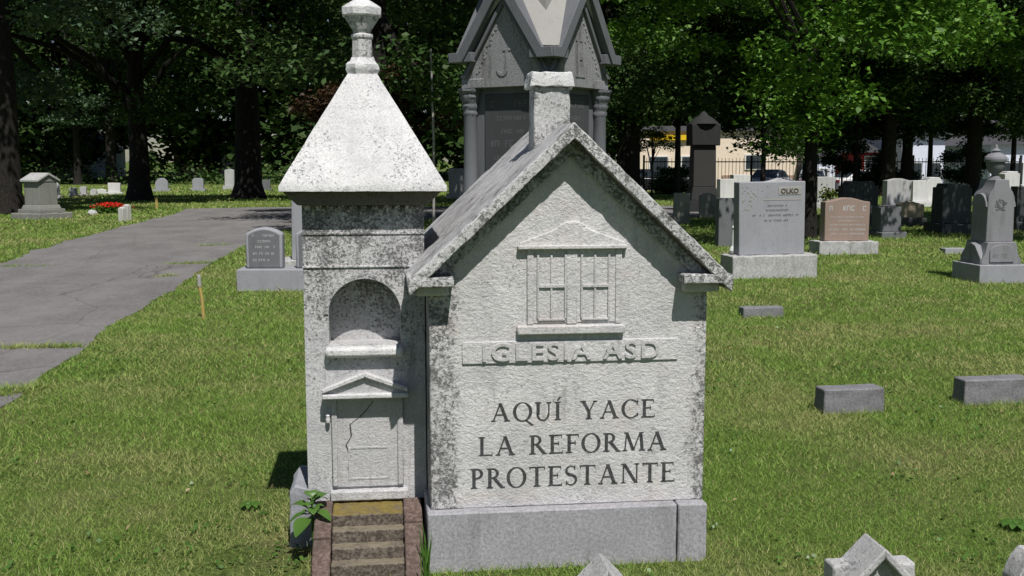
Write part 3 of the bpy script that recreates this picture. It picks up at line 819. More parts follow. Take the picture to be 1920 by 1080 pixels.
def tree(name, label, x, y, h, rad, zb, tr, leaf, ncl, per, mat, seed, group=None, crad=(0.7, 1.2), fork=0.35, lean=0.0, ell=1.0, cat='tree', bark='bark', droop=0.0, hole=gaps):
    r = np.random.default_rng(seed); rd_ = random.Random(seed)
    z0 = float(zg(x, y))
    T = thing(name, label, cat, (x, y, z0), 0, group)
    d = r.normal(size=(ncl, 3)); d /= np.linalg.norm(d, axis=1, keepdims=True)
    rr = r.random(ncl) ** 0.42
    lump = 1 + 0.28 * np.sin(3 * np.arctan2(d[:, 1], d[:, 0]) + seed) * np.cos(2.3 * d[:, 2] + seed)
    cz = (h + zb) / 2; hz = (h - zb) / 2
    c = np.stack([d[:, 0] * rad * rr * lump + lean, d[:, 1] * rad * rr * lump * ell, cz + d[:, 2] * hz * rr], 1)
    c[:, 2] = np.maximum(c[:, 2], zb + r.random(ncl) * 0.8)
    g_ = max(8, ncl // 8); cen = c[:g_]
    c = cen[r.integers(g_, size=ncl)] + r.normal(size=(ncl, 3)) * np.array([.62, .62, .30]) * max(.35, rad / 6)
    c[:, 2] = np.maximum(c[:, 2], zb)
    rxy = np.hypot(c[:, 0] - lean, c[:, 1]) / rad
    c[:, 2] -= droop * rxy ** 2 * (c[:, 2] < cz) * 1.0
    crd = r.uniform(crad[0], crad[1], ncl)
    if hole is not None:
        keep = hole(c + np.array([x, y, z0])); c = c[keep]; crd = crd[keep]
    C, N, L = clump_leaves(c, crd, per, leaf, r)
    leaf_mesh('crown', C, N, L, L * 0.62, mat, T, r=r)
    tb = MB(); zf = h * fork
    pts = [(0, 0, -0.2), (0, 0, 0.1), (0.03 * tr, 0, 0.6), (0.1 * tr, 0.1 * tr, zf * .6), (0, 0.2 * tr, zf), (lean * .5, 0, h * .6), (lean, 0, h * .88)]
    tb.tube(pts, [tr * 1.75, tr * 1.4, tr * 1.08, tr * .95, tr * .85, tr * .5, tr * .12], 12)
    for i in range(16):
        tgt = c[r.integers(len(c))] if len(c) else np.array([0, 0, h])
        zs = zf * r.uniform(.8, 1.0) + (max(tgt[2] - zf, 0)) * r.uniform(0, .5)
        zs = min(zs, h * .8); s = (lean * .5 * max(0, (zs - zf) / h), 0, zs)
        m1 = (tgt[0] * .35, tgt[1] * .35, zs + (tgt[2] - zs) * .55 + .3); m2 = (tgt[0] * .75, tgt[1] * .75, zs + (tgt[2] - zs) * .85 + .25)
        k = tr * r.uniform(.28, .5)
        tb.tube([s, m1, m2, tuple(tgt)], [k, k * .7, k * .42, k * .12], 6)
    obj('trunk', tb, bark, T, smooth=True)
    return T

# ------------------------------------------------------------------ trees, left
LG = 'trees along the far side of the lane'
RG = 'trees at the right edge of the burial ground'
x, y = gnd(18, 402); tree('shade_tree', 'big dark tree behind the grey shrine monument at the far left', x - .3, y + .6, 15, 5.8, 2.2, .36, .19, 260, 110, 'blue_leaf', 11, LG, droop=.9)
x, y = gnd(262, 376); tree('shade_tree', 'big tree with a thick forking trunk behind the white posts and red flowers', x, y, 17, 7.0, 2.6, .38, .21, 400, 110, 'dark_leaf', 12, LG, fork=.16, droop=.5)
x, y = gnd(466, 372); tree('shade_tree', 'massive dark-trunked tree straight behind the far end of the lane', x, y, 18, 7.5, 2.7, .50, .22, 400, 105, 'dark_leaf', 13, LG, fork=.3, droop=.5)
x, y = px_x_(150, 66), 66; tree('shade_tree', 'slim tree behind the row of small pale stones', x, y, 14, 5.5, 2.6, .20, .24, 210, 90, 'blue_leaf', 14, LG)
x, y = px_x_(213, 67), 67; tree('shade_tree', 'dark tree rising right behind the square white stone', x, y, 15, 5.5, 2.8, .30, .24, 210, 90, 'dark_leaf', 15, LG)
tree('shade_tree', 'leafy tree hidden behind the pyramid roof of the tower', -3.3, 26.0, 15, 5.2, 2.0, .34, .17, 280, 120, 'dark_leaf', 16, LG, droop=.4)
tree('red_leaved_tree', 'small tree with dull red leaves behind the pyramid roof', -2.9, 27.0, 4.5, 2.2, 1.6, .10, .12, 45, 75, 'red_leaf', 17, crad=(.35, .6), fork=.3)
tree('shade_tree', 'deep green tree directly behind the dark gothic monument', -0.2, 36, 17, 6.6, 1.6, .45, .21, 310, 110, 'dark_leaf', 18, LG)
# slender pale pole
px, py_, _ = at(812, 297, 24.0)
tag(obj('pale_pole', MB().tube([(0, 0, 0), (0.02, 0, 2), (-0.03, 0, 4.0)], [.03, .026, .02], 8), 'pale_bark', loc=(px, py_, 0)), 'slender pale pole standing among leaves left of the gothic monument', 'pole')
# right side
x, y = gnd(1176, 372); tree('shade_tree', 'thick-trunked tree just right of the gothic monument', x, y, 17, 6.8, 2.1, .46, .20, 340, 115, 'dark_leaf', 21, RG, fork=.3)
x, y = gnd(1515, 446); tree('maple_tree', 'spreading maple with bright outer leaves behind the pink stone', x, y, 12.5, 5.6, 2.05, .135, .14, 460, 135, 'maple_leaf', 22, RG, crad=(.55, 1.0), fork=.2, droop=.1)
x, y = gnd(1880, 425); tree('maple_tree', 'bright leafy maple whose crown fills the upper right corner', x + 1.6, y - 1.0, 12, 5.2, 2.5, .2, .145, 380, 130, 'maple_leaf', 23, RG, crad=(.55, 1.0), fork=.25)
x, y = gnd(1662, 362); tree('shade_tree', 'dark straight trunk above the white stones, leftmost of a close pair', x, y, 15, 5.5, 2.4, .33, .20, 250, 100, 'dark_leaf', 24, RG)
x, y = gnd(1712, 361); tree('shade_tree', 'slimmer dark trunk of the close pair above the white stones', x, y + 1, 14, 5, 2.5, .25, .20, 220, 100, 'dark_leaf', 25, RG)
x, y = gnd(1822, 362); tree('shade_tree', 'dark trunk seen just left of the urn-topped monument', x, y, 15, 5.5, 2.3, .34, .20, 250, 100, 'dark_leaf', 26, RG)
tree('shade_tree', 'dark tree overhanging the fence in front of the cream building', px_x_(1322, 44), 44, 15, 7.0, 1.8, .25, .2, 380, 105, 'dark_leaf', 27, RG)
tree('shade_tree', 'tree shading the dark stones at the far right', 14.0, 24, 10, 4.2, 2.6, .2, .15, 220, 110, 'dark_leaf', 28, RG)
tree('shade_tree', 'dense tree rising behind the maple trunk', px_x_(1513, 50), 50, 16, 7.0, 2.3, .28, .22, 300, 100, 'dark_leaf', 29, RG)
tree('shade_tree', 'low-branched tree whose leaves hang beside the dark column', px_x_(1268, 43), 43, 9, 3.6, 2.2, .12, .17, 190, 110, 'dark_leaf', 35, RG, crad=(.5, .9))
tree('shade_tree', 'low-branched tree whose leaves hang over the silver car', px_x_(1428, 49), 49, 9, 3.8, 2.5, .11, .18, 200, 110, 'dark_leaf', 36, RG, crad=(.5, .9))
tree('shade_tree', 'low-branched tree half hiding the white house above the pale trio of stones', px_x_(1738, 52), 52, 9, 3.6, 2.4, .12, .18, 190, 110, 'dark_leaf', 37, RG, crad=(.5, .9))
tree('shade_tree', 'low-branched tree hiding the white house behind the urn', px_x_(1893, 50), 50, 9, 4.0, 1.5, .12, .18, 210, 110, 'dark_leaf', 38, RG, crad=(.5, .9))
tree('shade_tree', 'low-branched tree in front of the red shed', px_x_(1600, 51), 51, 9, 3.4, 2.2, .12, .18, 190, 110, 'dark_leaf', 39, RG, crad=(.5, .9))
tree('yellow_green_sapling', 'small yellow-green sapling between the trunk and the dark column', gnd(1222, 366)[0], gnd(1222, 366)[1], 3.1, .95, 1.7, .04, .11, 26, 70, 'yellow_leaf', 30, crad=(.25, .45), fork=.4)

# far wood as one mass
def wood(name, label, boxes, mat, leaf, seed):
    r = np.random.default_rng(seed); cs = []; rs = []
    for (x0, x1, y0, y1, z0, z1, n) in boxes:
        c = np.stack([r.uniform(x0, x1, n), r.uniform(y0, y1, n), z0 + (z1 - z0) * r.random(n) ** .85], 1)
        cs.append(c); rs.append(r.uniform(1.2, 2.6, n))
    C, N, L = clump_leaves(np.vstack(cs), np.concatenate(rs), 55, leaf, r, 0.7)
    o = leaf_mesh(name, C, N, L, L * .7, mat, r=r)
    return tag(o, label, 'woodland', kind='stuff')
wood('woodland', 'dark far wood closing the view behind the cemetery trees',
     [(-62, 4, 73, 84, 1.2, 24, 2300), (-6, 70, 90, 102, 2.5, 26, 2300), (-75, 75, 106, 112, 1, 34, 2300)], 'wood_leaf', .70, 40)
wood('undergrowth', 'sunlit rough grass and bushes at the edge of the far wood', [(-34, -12, 66, 71, -.6, .2, 120)], 'dark_leaf', .26, 41)

# ------------------------------------------------------------------ grass
foot = []                                                     # footprints kept clear of blades: (x, y, rot, hx0, hx1, hy0, hy1)
def clear(x, y, rot, x0, x1, y0, y1): foot.append((x, y, rot, x0, x1, y0, y1))
clear(HX, HY, A7, 0.0, 1.115, 0.0, 1.18); clear(HX, HY, A7, -.56, 0.02, .37, .9); clear(HX, HY, A7, -.445, -.01, -.12, .4)

def blades(P, h, w, r, dry, name):
    n = len(P)
    ang = r.uniform(0, 2 * np.pi, n); lean = r.uniform(0.2, 1.9, n) * h; la = r.uniform(0, 2 * np.pi, n)
    dx, dy = np.cos(ang) * w / 2, np.sin(ang) * w / 2
    v = np.empty((n, 3, 3)); z = zg(P[:, 0], P[:, 1])
    v[:, 0] = np.stack([P[:, 0] - dx, P[:, 1] - dy, z - .003], 1); v[:, 1] = np.stack([P[:, 0] + dx, P[:, 1] + dy, z - .003], 1)
    v[:, 2] = np.stack([P[:, 0] + np.cos(la) * lean, P[:, 1] + np.sin(la) * lean, z + h], 1)
    me = bpy.data.meshes.new(name); me.vertices.add(n * 3); me.vertices.foreach_set('co', v.astype('f').ravel())
    me.loops.add(n * 3); me.loops.foreach_set('vertex_index', np.arange(n * 3, dtype='i'))
    me.polygons.add(n); me.polygons.foreach_set('loop_start', np.arange(0, n * 3, 3, dtype='i'))
    me.update(calc_edges=True)
    at_ = me.attributes.new('dry', 'FLOAT', 'POINT'); at_.data.foreach_set('value', np.repeat(dry, 3).astype('f'))
    me.materials.append(M['grass_blade'])
    o = bpy.data.objects.new(name, me); COL.objects.link(o); return o

def make_grass():
    r = np.random.default_rng(99); PP = []; HH = []; WW = []
    zones = [(3.3, 5.2, 17000, .019, .0037), (5.2, 7.5, 10000, .022, .0050), (7.5, 11, 3800, .027, .0078), (11, 16, 1500, .031, .012), (16, 24, 480, .042, .020), (24, 40, 130, .05, .040), (40, 62, 40, .07, .08)]
    for y0, y1, den, h, w in zones:
        hw = 0.52 * y1 + 0.9; n = int((y1 - y0) * 2 * hw * den)
        p = np.stack([r.uniform(-hw, hw, n), r.uniform(y0, y1, n)], 1)
        p = p[np.abs(p[:, 0]) < 0.52 * p[:, 1] + 0.9]
        dens = 0.55 + 0.45 * vn1(p[:, 0] * 3.1, p[:, 1] * 3.1) + .25 * (vn2(p[:, 0] * .6, p[:, 1] * .6) - .5)
        p = p[r.random(len(p)) < dens]
        PP.append(p); HH.append(h * r.uniform(.55, 1.35, len(p)) * (0.8 + .35 * vn3(p[:, 0] * 1.7, p[:, 1] * 1.7))); WW.append(w * r.uniform(.7, 1.35, len(p)))
    # clumps growing out of the road's cracks and along its edges
    for (q0, q1, n, j) in (((-60, 503), (95, 500), 220, .06), ((318, 497), (395, 494), 300, .08), ((290, 521), (330, 518), 120, .06), ((0, 656), (150, 652), 500, .05), ((375, 462), (430, 460), 150, .08), ((-30, 748), (60, 728), 500, .09)):
        a, b = np.array(gnd(*q0)), np.array(gnd(*q1)); k = r.random((n, 1))
        p = a + (b - a) * k + r.normal(size=(n, 2)) * j * np.array([.8, .5]); PP.append(p); HH.append(.05 * r.uniform(.5, 1.4, n)); WW.append(.012 * r.uniform(.7, 1.3, n))
    nroad = sum(len(p) for p in PP[len(zones):])
    P = np.vstack(PP); H = np.concatenate(HH); W = np.concatenate(WW)
    keep = np.ones(len(P), bool)
    ins = inside(road_poly, P[:, 0], P[:, 1]); ins[-nroad:] = False; keep &= ~ins
    near = np.full(len(P), 9.0)
    for (x, y, rot, x0, x1, y0, y1) in foot:
        c, s = math.cos(rot), math.sin(rot); lx = (P[:, 0] - x) * c + (P[:, 1] - y) * s; ly = -(P[:, 0] - x) * s + (P[:, 1] - y) * c
        dx = np.maximum(np.maximum(x0 - lx, lx - x1), 0); dy = np.maximum(np.maximum(y0 - ly, ly - y1), 0); d = np.hypot(dx, dy)
        keep &= d > 0.004; near = np.minimum(near, d)
    # long dry tufts untrimmed against the stones
    P, H, W, near = P[keep], H[keep], W[keep], near[keep]
    H *= 1 + 1.3 * np.exp(-(near / .05) ** 2)
    pat = .6 * vn2(P[:, 0] * 1.1 + 5, P[:, 1] * 1.1) + .4 * vn3(P[:, 0] * 4.3, P[:, 1] * 4.3)
    dry = np.clip((pat - .40) * 1.5, 0, .6) * r.uniform(.4, 1.4, len(P)) + (r.random(len(P)) < .16) * r.uniform(.3, 1.0, len(P))
    house = np.hypot(P[:, 0] - .95, (P[:, 1] - 3.95) * 1.6)
    dry += .55 * np.exp(-(house / .42) ** 2) * r.uniform(.3, 1.3, len(P))
    soil = np.hypot((P[:, 0] + .95) * .9, P[:, 1] - 4.05)
    k2 = ~((soil < .26) & (r.random(len(P)) < .75))
    dry += .5 * np.exp(-(soil / .4) ** 2)
    ds = np.clip(dry, 0, 1)
    o = blades(P[k2], H[k2], W[k2], r, ds[k2], 'lawn_grass')
    tag(o, 'short mown grass, green with drier straw patches', 'grass', kind='stuff')
    n = 3600; p = np.stack([r.uniform(-6.5, 6.5, n), r.uniform(3.6, 10.5, n)], 1)
    m = (vn2(p[:, 0] * 1.9, p[:, 1] * 1.9 + 40) > .62) & ~inside(road_poly, p[:, 0], p[:, 1])
    for (x, y, rot, x0, x1, y0, y1) in foot:
        c, s_ = math.cos(rot), math.sin(rot); lx = (p[:, 0] - x) * c + (p[:, 1] - y) * s_; ly = -(p[:, 0] - x) * s_ + (p[:, 1] - y) * c
        m &= ~((lx > x0 - .01) & (lx < x1 + .01) & (ly > y0 - .01) & (ly < y1 + .01))
    p = p[m]; q = np.repeat(p, 5, 0) + r.normal(size=(len(p) * 5, 2)) * .022
    C = np.c_[q, r.uniform(.012, .028, len(q))]
    N = r.normal(size=(len(q), 3)) * .5 + np.array([0, 0, 1.0]); L = r.uniform(.012, .026, len(q))
    tag(leaf_mesh('clover', C, N, L, L * .85, 'weed_leaf', r=r), 'patches of clover and small weeds in the lawn', 'clover', kind='stuff')
    n = 260; p = np.stack([r.uniform(-5, 5.5, n), r.uniform(3.7, 10, n)], 1); C = np.c_[p, np.full(len(p), .022)]; L = r.uniform(.015, .04, len(p))
    tag(leaf_mesh('dead_leaves', C, r.normal(size=(len(p), 3)) * .4 + np.array([0, 0, 1.0]), L, L * .5, 'dead_leaf', r=r), 'dry brown leaf litter scattered on the lawn', 'leaf litter', kind='stuff')

# ------------------------------------------------------------------ headstones
def outline(top, w, h, n=14):
    a = w / 2
    if top == 'flat': return [(-a, 0), (a, 0), (a, h), (-a, h)]
    if top == 'round':                                         # segmental top
        s = w * .17; return [(-a, 0), (a, 0)] + [(a * math.cos(math.pi * i / n) if False else a - w * i / n, h - s + s * (1 - (2 * i / n - 1) ** 2)) for i in range(n + 1)]
    if top == 'arch': return [(-a, 0), (a, 0)] + [(a * math.cos(math.pi * i / n), h - a + a * math.sin(math.pi * i / n)) for i in range(n + 1)]
    if top == 'serp':
        s = w * .085; return [(-a, 0), (a, 0), (a, h - s)] + [(a - w * i / n, h - s + s * (.5 - .5 * math.cos(2 * math.pi * i / n))) for i in range(1, n)] + [(-a, h - s)]
    if top == 'peak': return [(-a, 0), (a, 0), (a, h - w * .12), (0, h), (-a, h - w * .12)]
    if top == 'shoulder':
        s = w * .13; return [(-a, 0), (a, 0), (a, h - s), (a * .8, h - s), (a * .7, h), (-a * .7, h), (-a * .8, h - s), (-a, h - s)]
YAW = R(7)
def headstone(name, label, x, y, w, th, h, mat, top='flat', base=None, group=None, rot=YAW, rockbase=False, text=None, cat='headstone', bevel=.012, rough=None, basemat=None):
    z0 = float(zg(x, y))
    T = thing(name, label, cat, (x, y, z0), rot + math.sin(x * 9.1) * .05, group); zb = 0.0
    T.rotation_euler = (math.sin(x * 5.3) * .014, math.sin(y * 7.7) * .014, T.rotation_euler.z)
    if base:
        bw, bt, bh = base
        obj('base', MB().box(-bw / 2, bw / 2, -bt / 2, bt / 2, -.12, bh), basemat or ('rock_face' if rockbase else mat), T, .012, rough=(0.06, .014, 9) if rockbase else None)
        zb = bh; clear(x, y, rot, -bw / 2, bw / 2, -bt / 2, bt / 2)
    else: clear(x, y, rot, -w / 2, w / 2, -th / 2, th / 2)
    ol = [(px, pz + zb + (0 if base else -.0)) for px, pz in outline(top, w, h)]
    if not base: ol = [(px, pz if pz > 0 else -.1) for px, pz in ol]
    d = obj('stone', MB().prism(ol, -th / 2, th / 2), mat, T, bevel, rough=rough)
    if text:
        mb = MB()
        for i, (rx0, rx1, rz_, rh) in enumerate(text[1]): scribble(mb, -w / 2 + rx0 * w, -w / 2 + rx1 * w, zb + rz_ * h, rh, -th / 2, i * 7 + int(abs(x) * 100))
        obj('lettering', mb, text[0], d)
    return T, d, zb

# big grey stone on a rock-faced base
x, y = gnd(1446, 522)
T, d, zb = headstone('headstone', 'large square grey granite headstone with a name panel on a rough base', x + .02, y + .25, .93, .22, .985, 'granite_grey', 'flat', (1.19, .50, .305), rockbase=True,
    text=('ink_dark', [(.40, .72, .655, .028), (.36, .76, .595, .026), (.20, .92, .525, .028), (.38, .74, .455, .026)]))
nm = obj('name_panel', MB().box(.085, .405, -.116, -.10, zb + .805, zb + .912), 'ink_gold', d, .004)
text_mesh('panel_letters', 'OLKO', 'ink_dark', nm, (.115, -.119, zb + .825), 1, .003, (.25, .066), .02)
mb = MB(); rr_ = random.Random(5)
for i in range(60):
    u_, v_ = rr_.random(), rr_.random()
    if u_ + v_ < 1: mb.box(-.43 + u_ * .36, -.43 + u_ * .36 + rr_.uniform(.008, .03), -.114, -.105, zb + .93 - v_ * .42, zb + .93 - v_ * .42 + rr_.uniform(.006, .022))
mb.box(-.13, .40, -.1135, -.105, zb + .735, zb + .752)
obj('carved_leaves', mb, 'ink_gold', d)
obj('top_finial', MB().prism([(-.10, zb + .98), (.32, zb + .98), (.22, zb + 1.0), (.12, zb + 1.03), (.02, zb + 1.0)], -.06, .06), 'granite_pale', d, .006)
x, y = gnd(1374, 484)
vz = MB().lathe([(.09, 0), (.09, .05), (.05, .07), (.065, .12), (.05, .17), (.024, .20), (.022, .34), (.012, .46), (.022, .475), (.028, .495), (.016, .52), (.004, .53)], 0, 0, 14)
tag(obj('stone_vase', vz, 'granite_white', smooth=True, loc=(x, y, 0)), 'thin white bottle-shaped grave ornament beside the large grey headstone', 'grave ornament')
# pink granite stone
x, y = gnd(1588, 477)
headstone('headstone', 'pinkish brown granite headstone with a gently curved top', x, y + .2, .80, .20, .73, 'granite_pink', 'serp', (1.06, .42, .215), rockbase=True,
    text=('ink_light', [(.09, .16, .70, .08), (.30, .70, .70, .085), (.84, .91, .70, .08), (.12, .88, .54, .022), (.28, .75, .455, .022), (.12, .90, .36, .024), (.08, .92, .245, .034), (.08, .90, .15, .026)]))
# urn-topped grey monument, right
x, y = gnd(1876, 531)
y += .33
U = thing('urn_monument', 'tall grey granite monument with a lidded urn on top at the right edge', 'monument', (x, y, 0), YAW)
clear(x, y, YAW, -.34, .34, -.34, .34)
obj('base', MB().box(-.34, .34, -.34, .34, -.1, .235), 'granite_grey', U, .008, rough=(.05, .004, 12))
mz = .235
for ax in range(1):
    fp = [(-.275, mz), (.275, mz), (.275, mz + .06), (.225, mz + .14), (.195, mz + .29), (-.195, mz + .29), (-.225, mz + .14), (-.275, mz + .06)]
    obj('moulded_foot', MB().prism(fp, -.255, .255), 'granite_urn', U, .008)
ft = [(-.17, mz + .03), (.17, mz + .03)] + [(.17 * math.cos(math.pi * i / 12), mz + .03 + .14 + .09 * math.sin(math.pi * i / 12)) for i in range(13)]
fa = obj('arched_plaque', MB().prism(ft, -.270, -.245), 'granite_urn', U, .006)
Mq = Matrix.Rotation(-math.pi / 2, 4, 'Z')
obj('side_gablet', MB().prism([(-.24, mz), (.24, mz), (.24, mz + .08), (.10, mz + .24), (0, mz + .27), (-.10, mz + .24), (-.24, mz + .08)], -.285, -.20, Mq), 'granite_urn', U, .006)
mb = MB(); scribble(mb, -.13, .13, mz + .09, .045, -.270, 3); obj('lettering', mb, 'granite_dim', fa)
sh = obj('shaft', MB().prism([(-.190, mz + .29), (.190, mz + .29), (.182, 1.06), (.182, 1.10), (.15, 1.17), (.11, 1.22), (.09, 1.33), (-.09, 1.33), (-.11, 1.22), (-.15, 1.17), (-.182, 1.10), (-.182, 1.06)], -.185, .185), 'granite_urn', U, .008)
for sgn in (-1, 1):
    gb = [(-.175, .98), (.175, .98)] + [(.175 * math.cos(math.pi * i / 12), .98 + .17 * math.sin(math.pi * i / 12)) for i in range(13)]
    obj('arched_gable', MB().prism(gb, .13 if sgn > 0 else -.205, .205 if sgn > 0 else -.13, Matrix.Rotation(math.pi / 2, 4, 'Z')), 'granite_urn', sh, .008)
wm = MB()
for i in range(46):
    a = random.uniform(0, math.pi * 2); k = random.uniform(.3, 1)
    wm.box(.085 * math.cos(a) * k - .010, .085 * math.cos(a) * k + .010, -.191, -.18, 1.00 + .085 * math.sin(a) * k, 1.012 + .085 * math.sin(a) * k)
obj('carved_wreath', wm, 'granite_dim', sh)
obj('urn', MB().lathe([(.085, 1.33), (.065, 1.355), (.042, 1.38), (.046, 1.40), (.085, 1.43), (.112, 1.50), (.117, 1.555), (.142, 1.56), (.142, 1.585)], 0, 0, 20), 'granite_dim', U, smooth=True)
obj('urn_lid', MB().lathe([(.145, 1.585), (.138, 1.615), (.095, 1.655), (.052, 1.675), (.043, 1.685), (.064, 1.70), (.04, 1.715), (.022, 1.735), (.018, 1.765), (.004, 1.78)], 0, 0, 20), 'granite_urn', U, smooth=True)
# twin arched stones on one base, left
x, y = gnd(512, 546)
xc = gnd(443, 546)[0]
TW = thing('twin_headstone', 'pair of round-topped dark grey headstones on one shared granite base', 'headstone', (xc, y + .22, 0), R(1.5))
clear(xc, y + .22, R(1.5), 0, 1.45, -.22, .22)
obj('base', MB().box(0, 1.45, -.22, .22, -.1, .262), 'granite_grey', TW, .01)
for i, x0 in enumerate((.09, .70)):
    ol = [(px + x0 + .225, pz + .262) for px, pz in outline('round', .45, .50)]
    s = obj('stone', MB().prism(ol, -.085, .085), 'granite_grey', TW, .02)
    il = [(x0 + .225 + (px) * .84, .262 + .02 + pz * .90) for px, pz in outline('round', .45, .50)]
    f = obj('polished_face', MB().prism(il, -.088, -.08), 'granite_dim', s)
    mb = MB()
    for k, zz in enumerate((.39, .32, .25, .17, .09)): scribble(mb, x0 + .09 + (.04 if k == 1 else 0), x0 + .36 - (.05 if k == 1 else 0), .262 + zz, .028, -.088, k + 10 * i)
    obj('lettering', mb, 'ink_light', f)
# tall grey obelisk fragment behind the twin stones
x, y = gnd(556, 508)
OB = thing('stone_shaft', 'tall plain grey stone shaft with a slanted top behind the twin headstones', 'monument', (x + .1, y + .2, 0), YAW)
obj('base', MB().box(-.35, .35, -.3, .3, -.1, .16), 'rock_face', OB, .01, rough=(.06, .012, 9)); clear(x + .1, y + .2, YAW, -.35, .35, -.3, .3)
obj('shaft', MB().prism([(-.19, .16), (.19, .16), (.17, .92), (.10, 1.05), (-.15, 1.22), (-.17, 1.20)], -.16, .16), 'granite_grey', OB, .01)
# low markers in the grass
for (u0, u1, v, hh, lab) in ((1392, 1472, 595, .10, 'low grey granite marker below the large square headstone, smallest and furthest of the three'),
                             (1541, 1663, 775, .155, 'low grey granite marker block in the grass, middle of the three'),
                             (1802, 1945, 758, .165, 'low grey granite marker block cut by the right edge of the view')):
    a = gnd(u0, v); b = gnd(u1, v); xm, ym = (a[0] + b[0]) / 2, (a[1] + b[1]) / 2; wdt = math.hypot(b[0] - a[0], b[1] - a[1])
    o = obj('grave_marker', MB().box(-wdt / 2, wdt / 2, 0, .15, -.1, hh, .004), 'granite_marker', None, .008, rough=(.03, .005, 14), loc=(xm, ym, 0), rotz=R(9)); tag(o, lab, 'grave marker', 'low granite markers set in the grass')
    clear(xm, ym, R(9), -wdt / 2, wdt / 2, 0, .15)
x, y = gnd(1785, 476)
o = obj('grave_marker', MB().box(-.12, .25, 0, .2, -.1, .09), 'granite_grey', None, .008, loc=(x, y, 0), rotz=YAW); tag(o, 'tiny grey marker stone poking out left of the urn monument', 'grave marker', 'low granite markers set in the grass'); clear(x, y, YAW, -.12, .25, 0, .2)

# ------------------------------------------------------------------ little white gabled markers in front
def gabled_marker(u, v, D, wide, label, arms=True):
    x, y, z = at(u, v, D)
    T = thing('gabled_marker', label, 'grave marker', (x, y, 0), R(6), 'small white gabled markers')
    a = wide
    obj('body', MB().box(-a, a, -.05, .03, -.05, z - .082 if arms else z - .12), 'marble_marker', T, .012, rough=(.015, .0022, 30))
    s = 1.05; k = a * .62
    obj('gable_face', MB().prism([(-k, .0), (k, .0), (k, z - .012 - k * s), (0, z - .012), (-k, z - .012 - k * s)], -.085, .02), 'marble_marker', T, .004)
    for sg in (-1, 1):
        xe = sg * k * 1.25
        pl = [(0, z - .036), (0, z), (xe, z - abs(xe) * s), (xe, z - abs(xe) * s - .036)]
        if sg < 0: pl = pl[::-1]
        obj('gable_coping', MB().prism(pl[::-1], -.125, .035), 'marble_marker', T, .006, rough=(.02, .0018, 35))
    clear(x, y, R(6), -a, a, -.08, .12)
gabled_marker(1630, 1004, 3.42, .142, 'small white marble marker with a gabled top between square shoulders, bottom right')
gabled_marker(1128, 1041, 3.30, .10, 'small white pointed marker tip at the bottom edge, in front of the church tombstone', arms=False)
x, y, z = at(1925, 1028, 3.45)
T = thing('gabled_marker', 'small white marker with a rounded left shoulder in the bottom right corner', 'grave marker', (x + .04, y, 0), R(6), 'small white gabled markers')
obj('body', MB().prism([(-.10, -.05), (.10, -.05), (.10, z - .05), (.03, z), (-.05, z - .002), (-.075, z - .03), (-.10, z - .09)], -.05, .04), 'marble_marker', T, .008, rough=(.02, .002, 30))

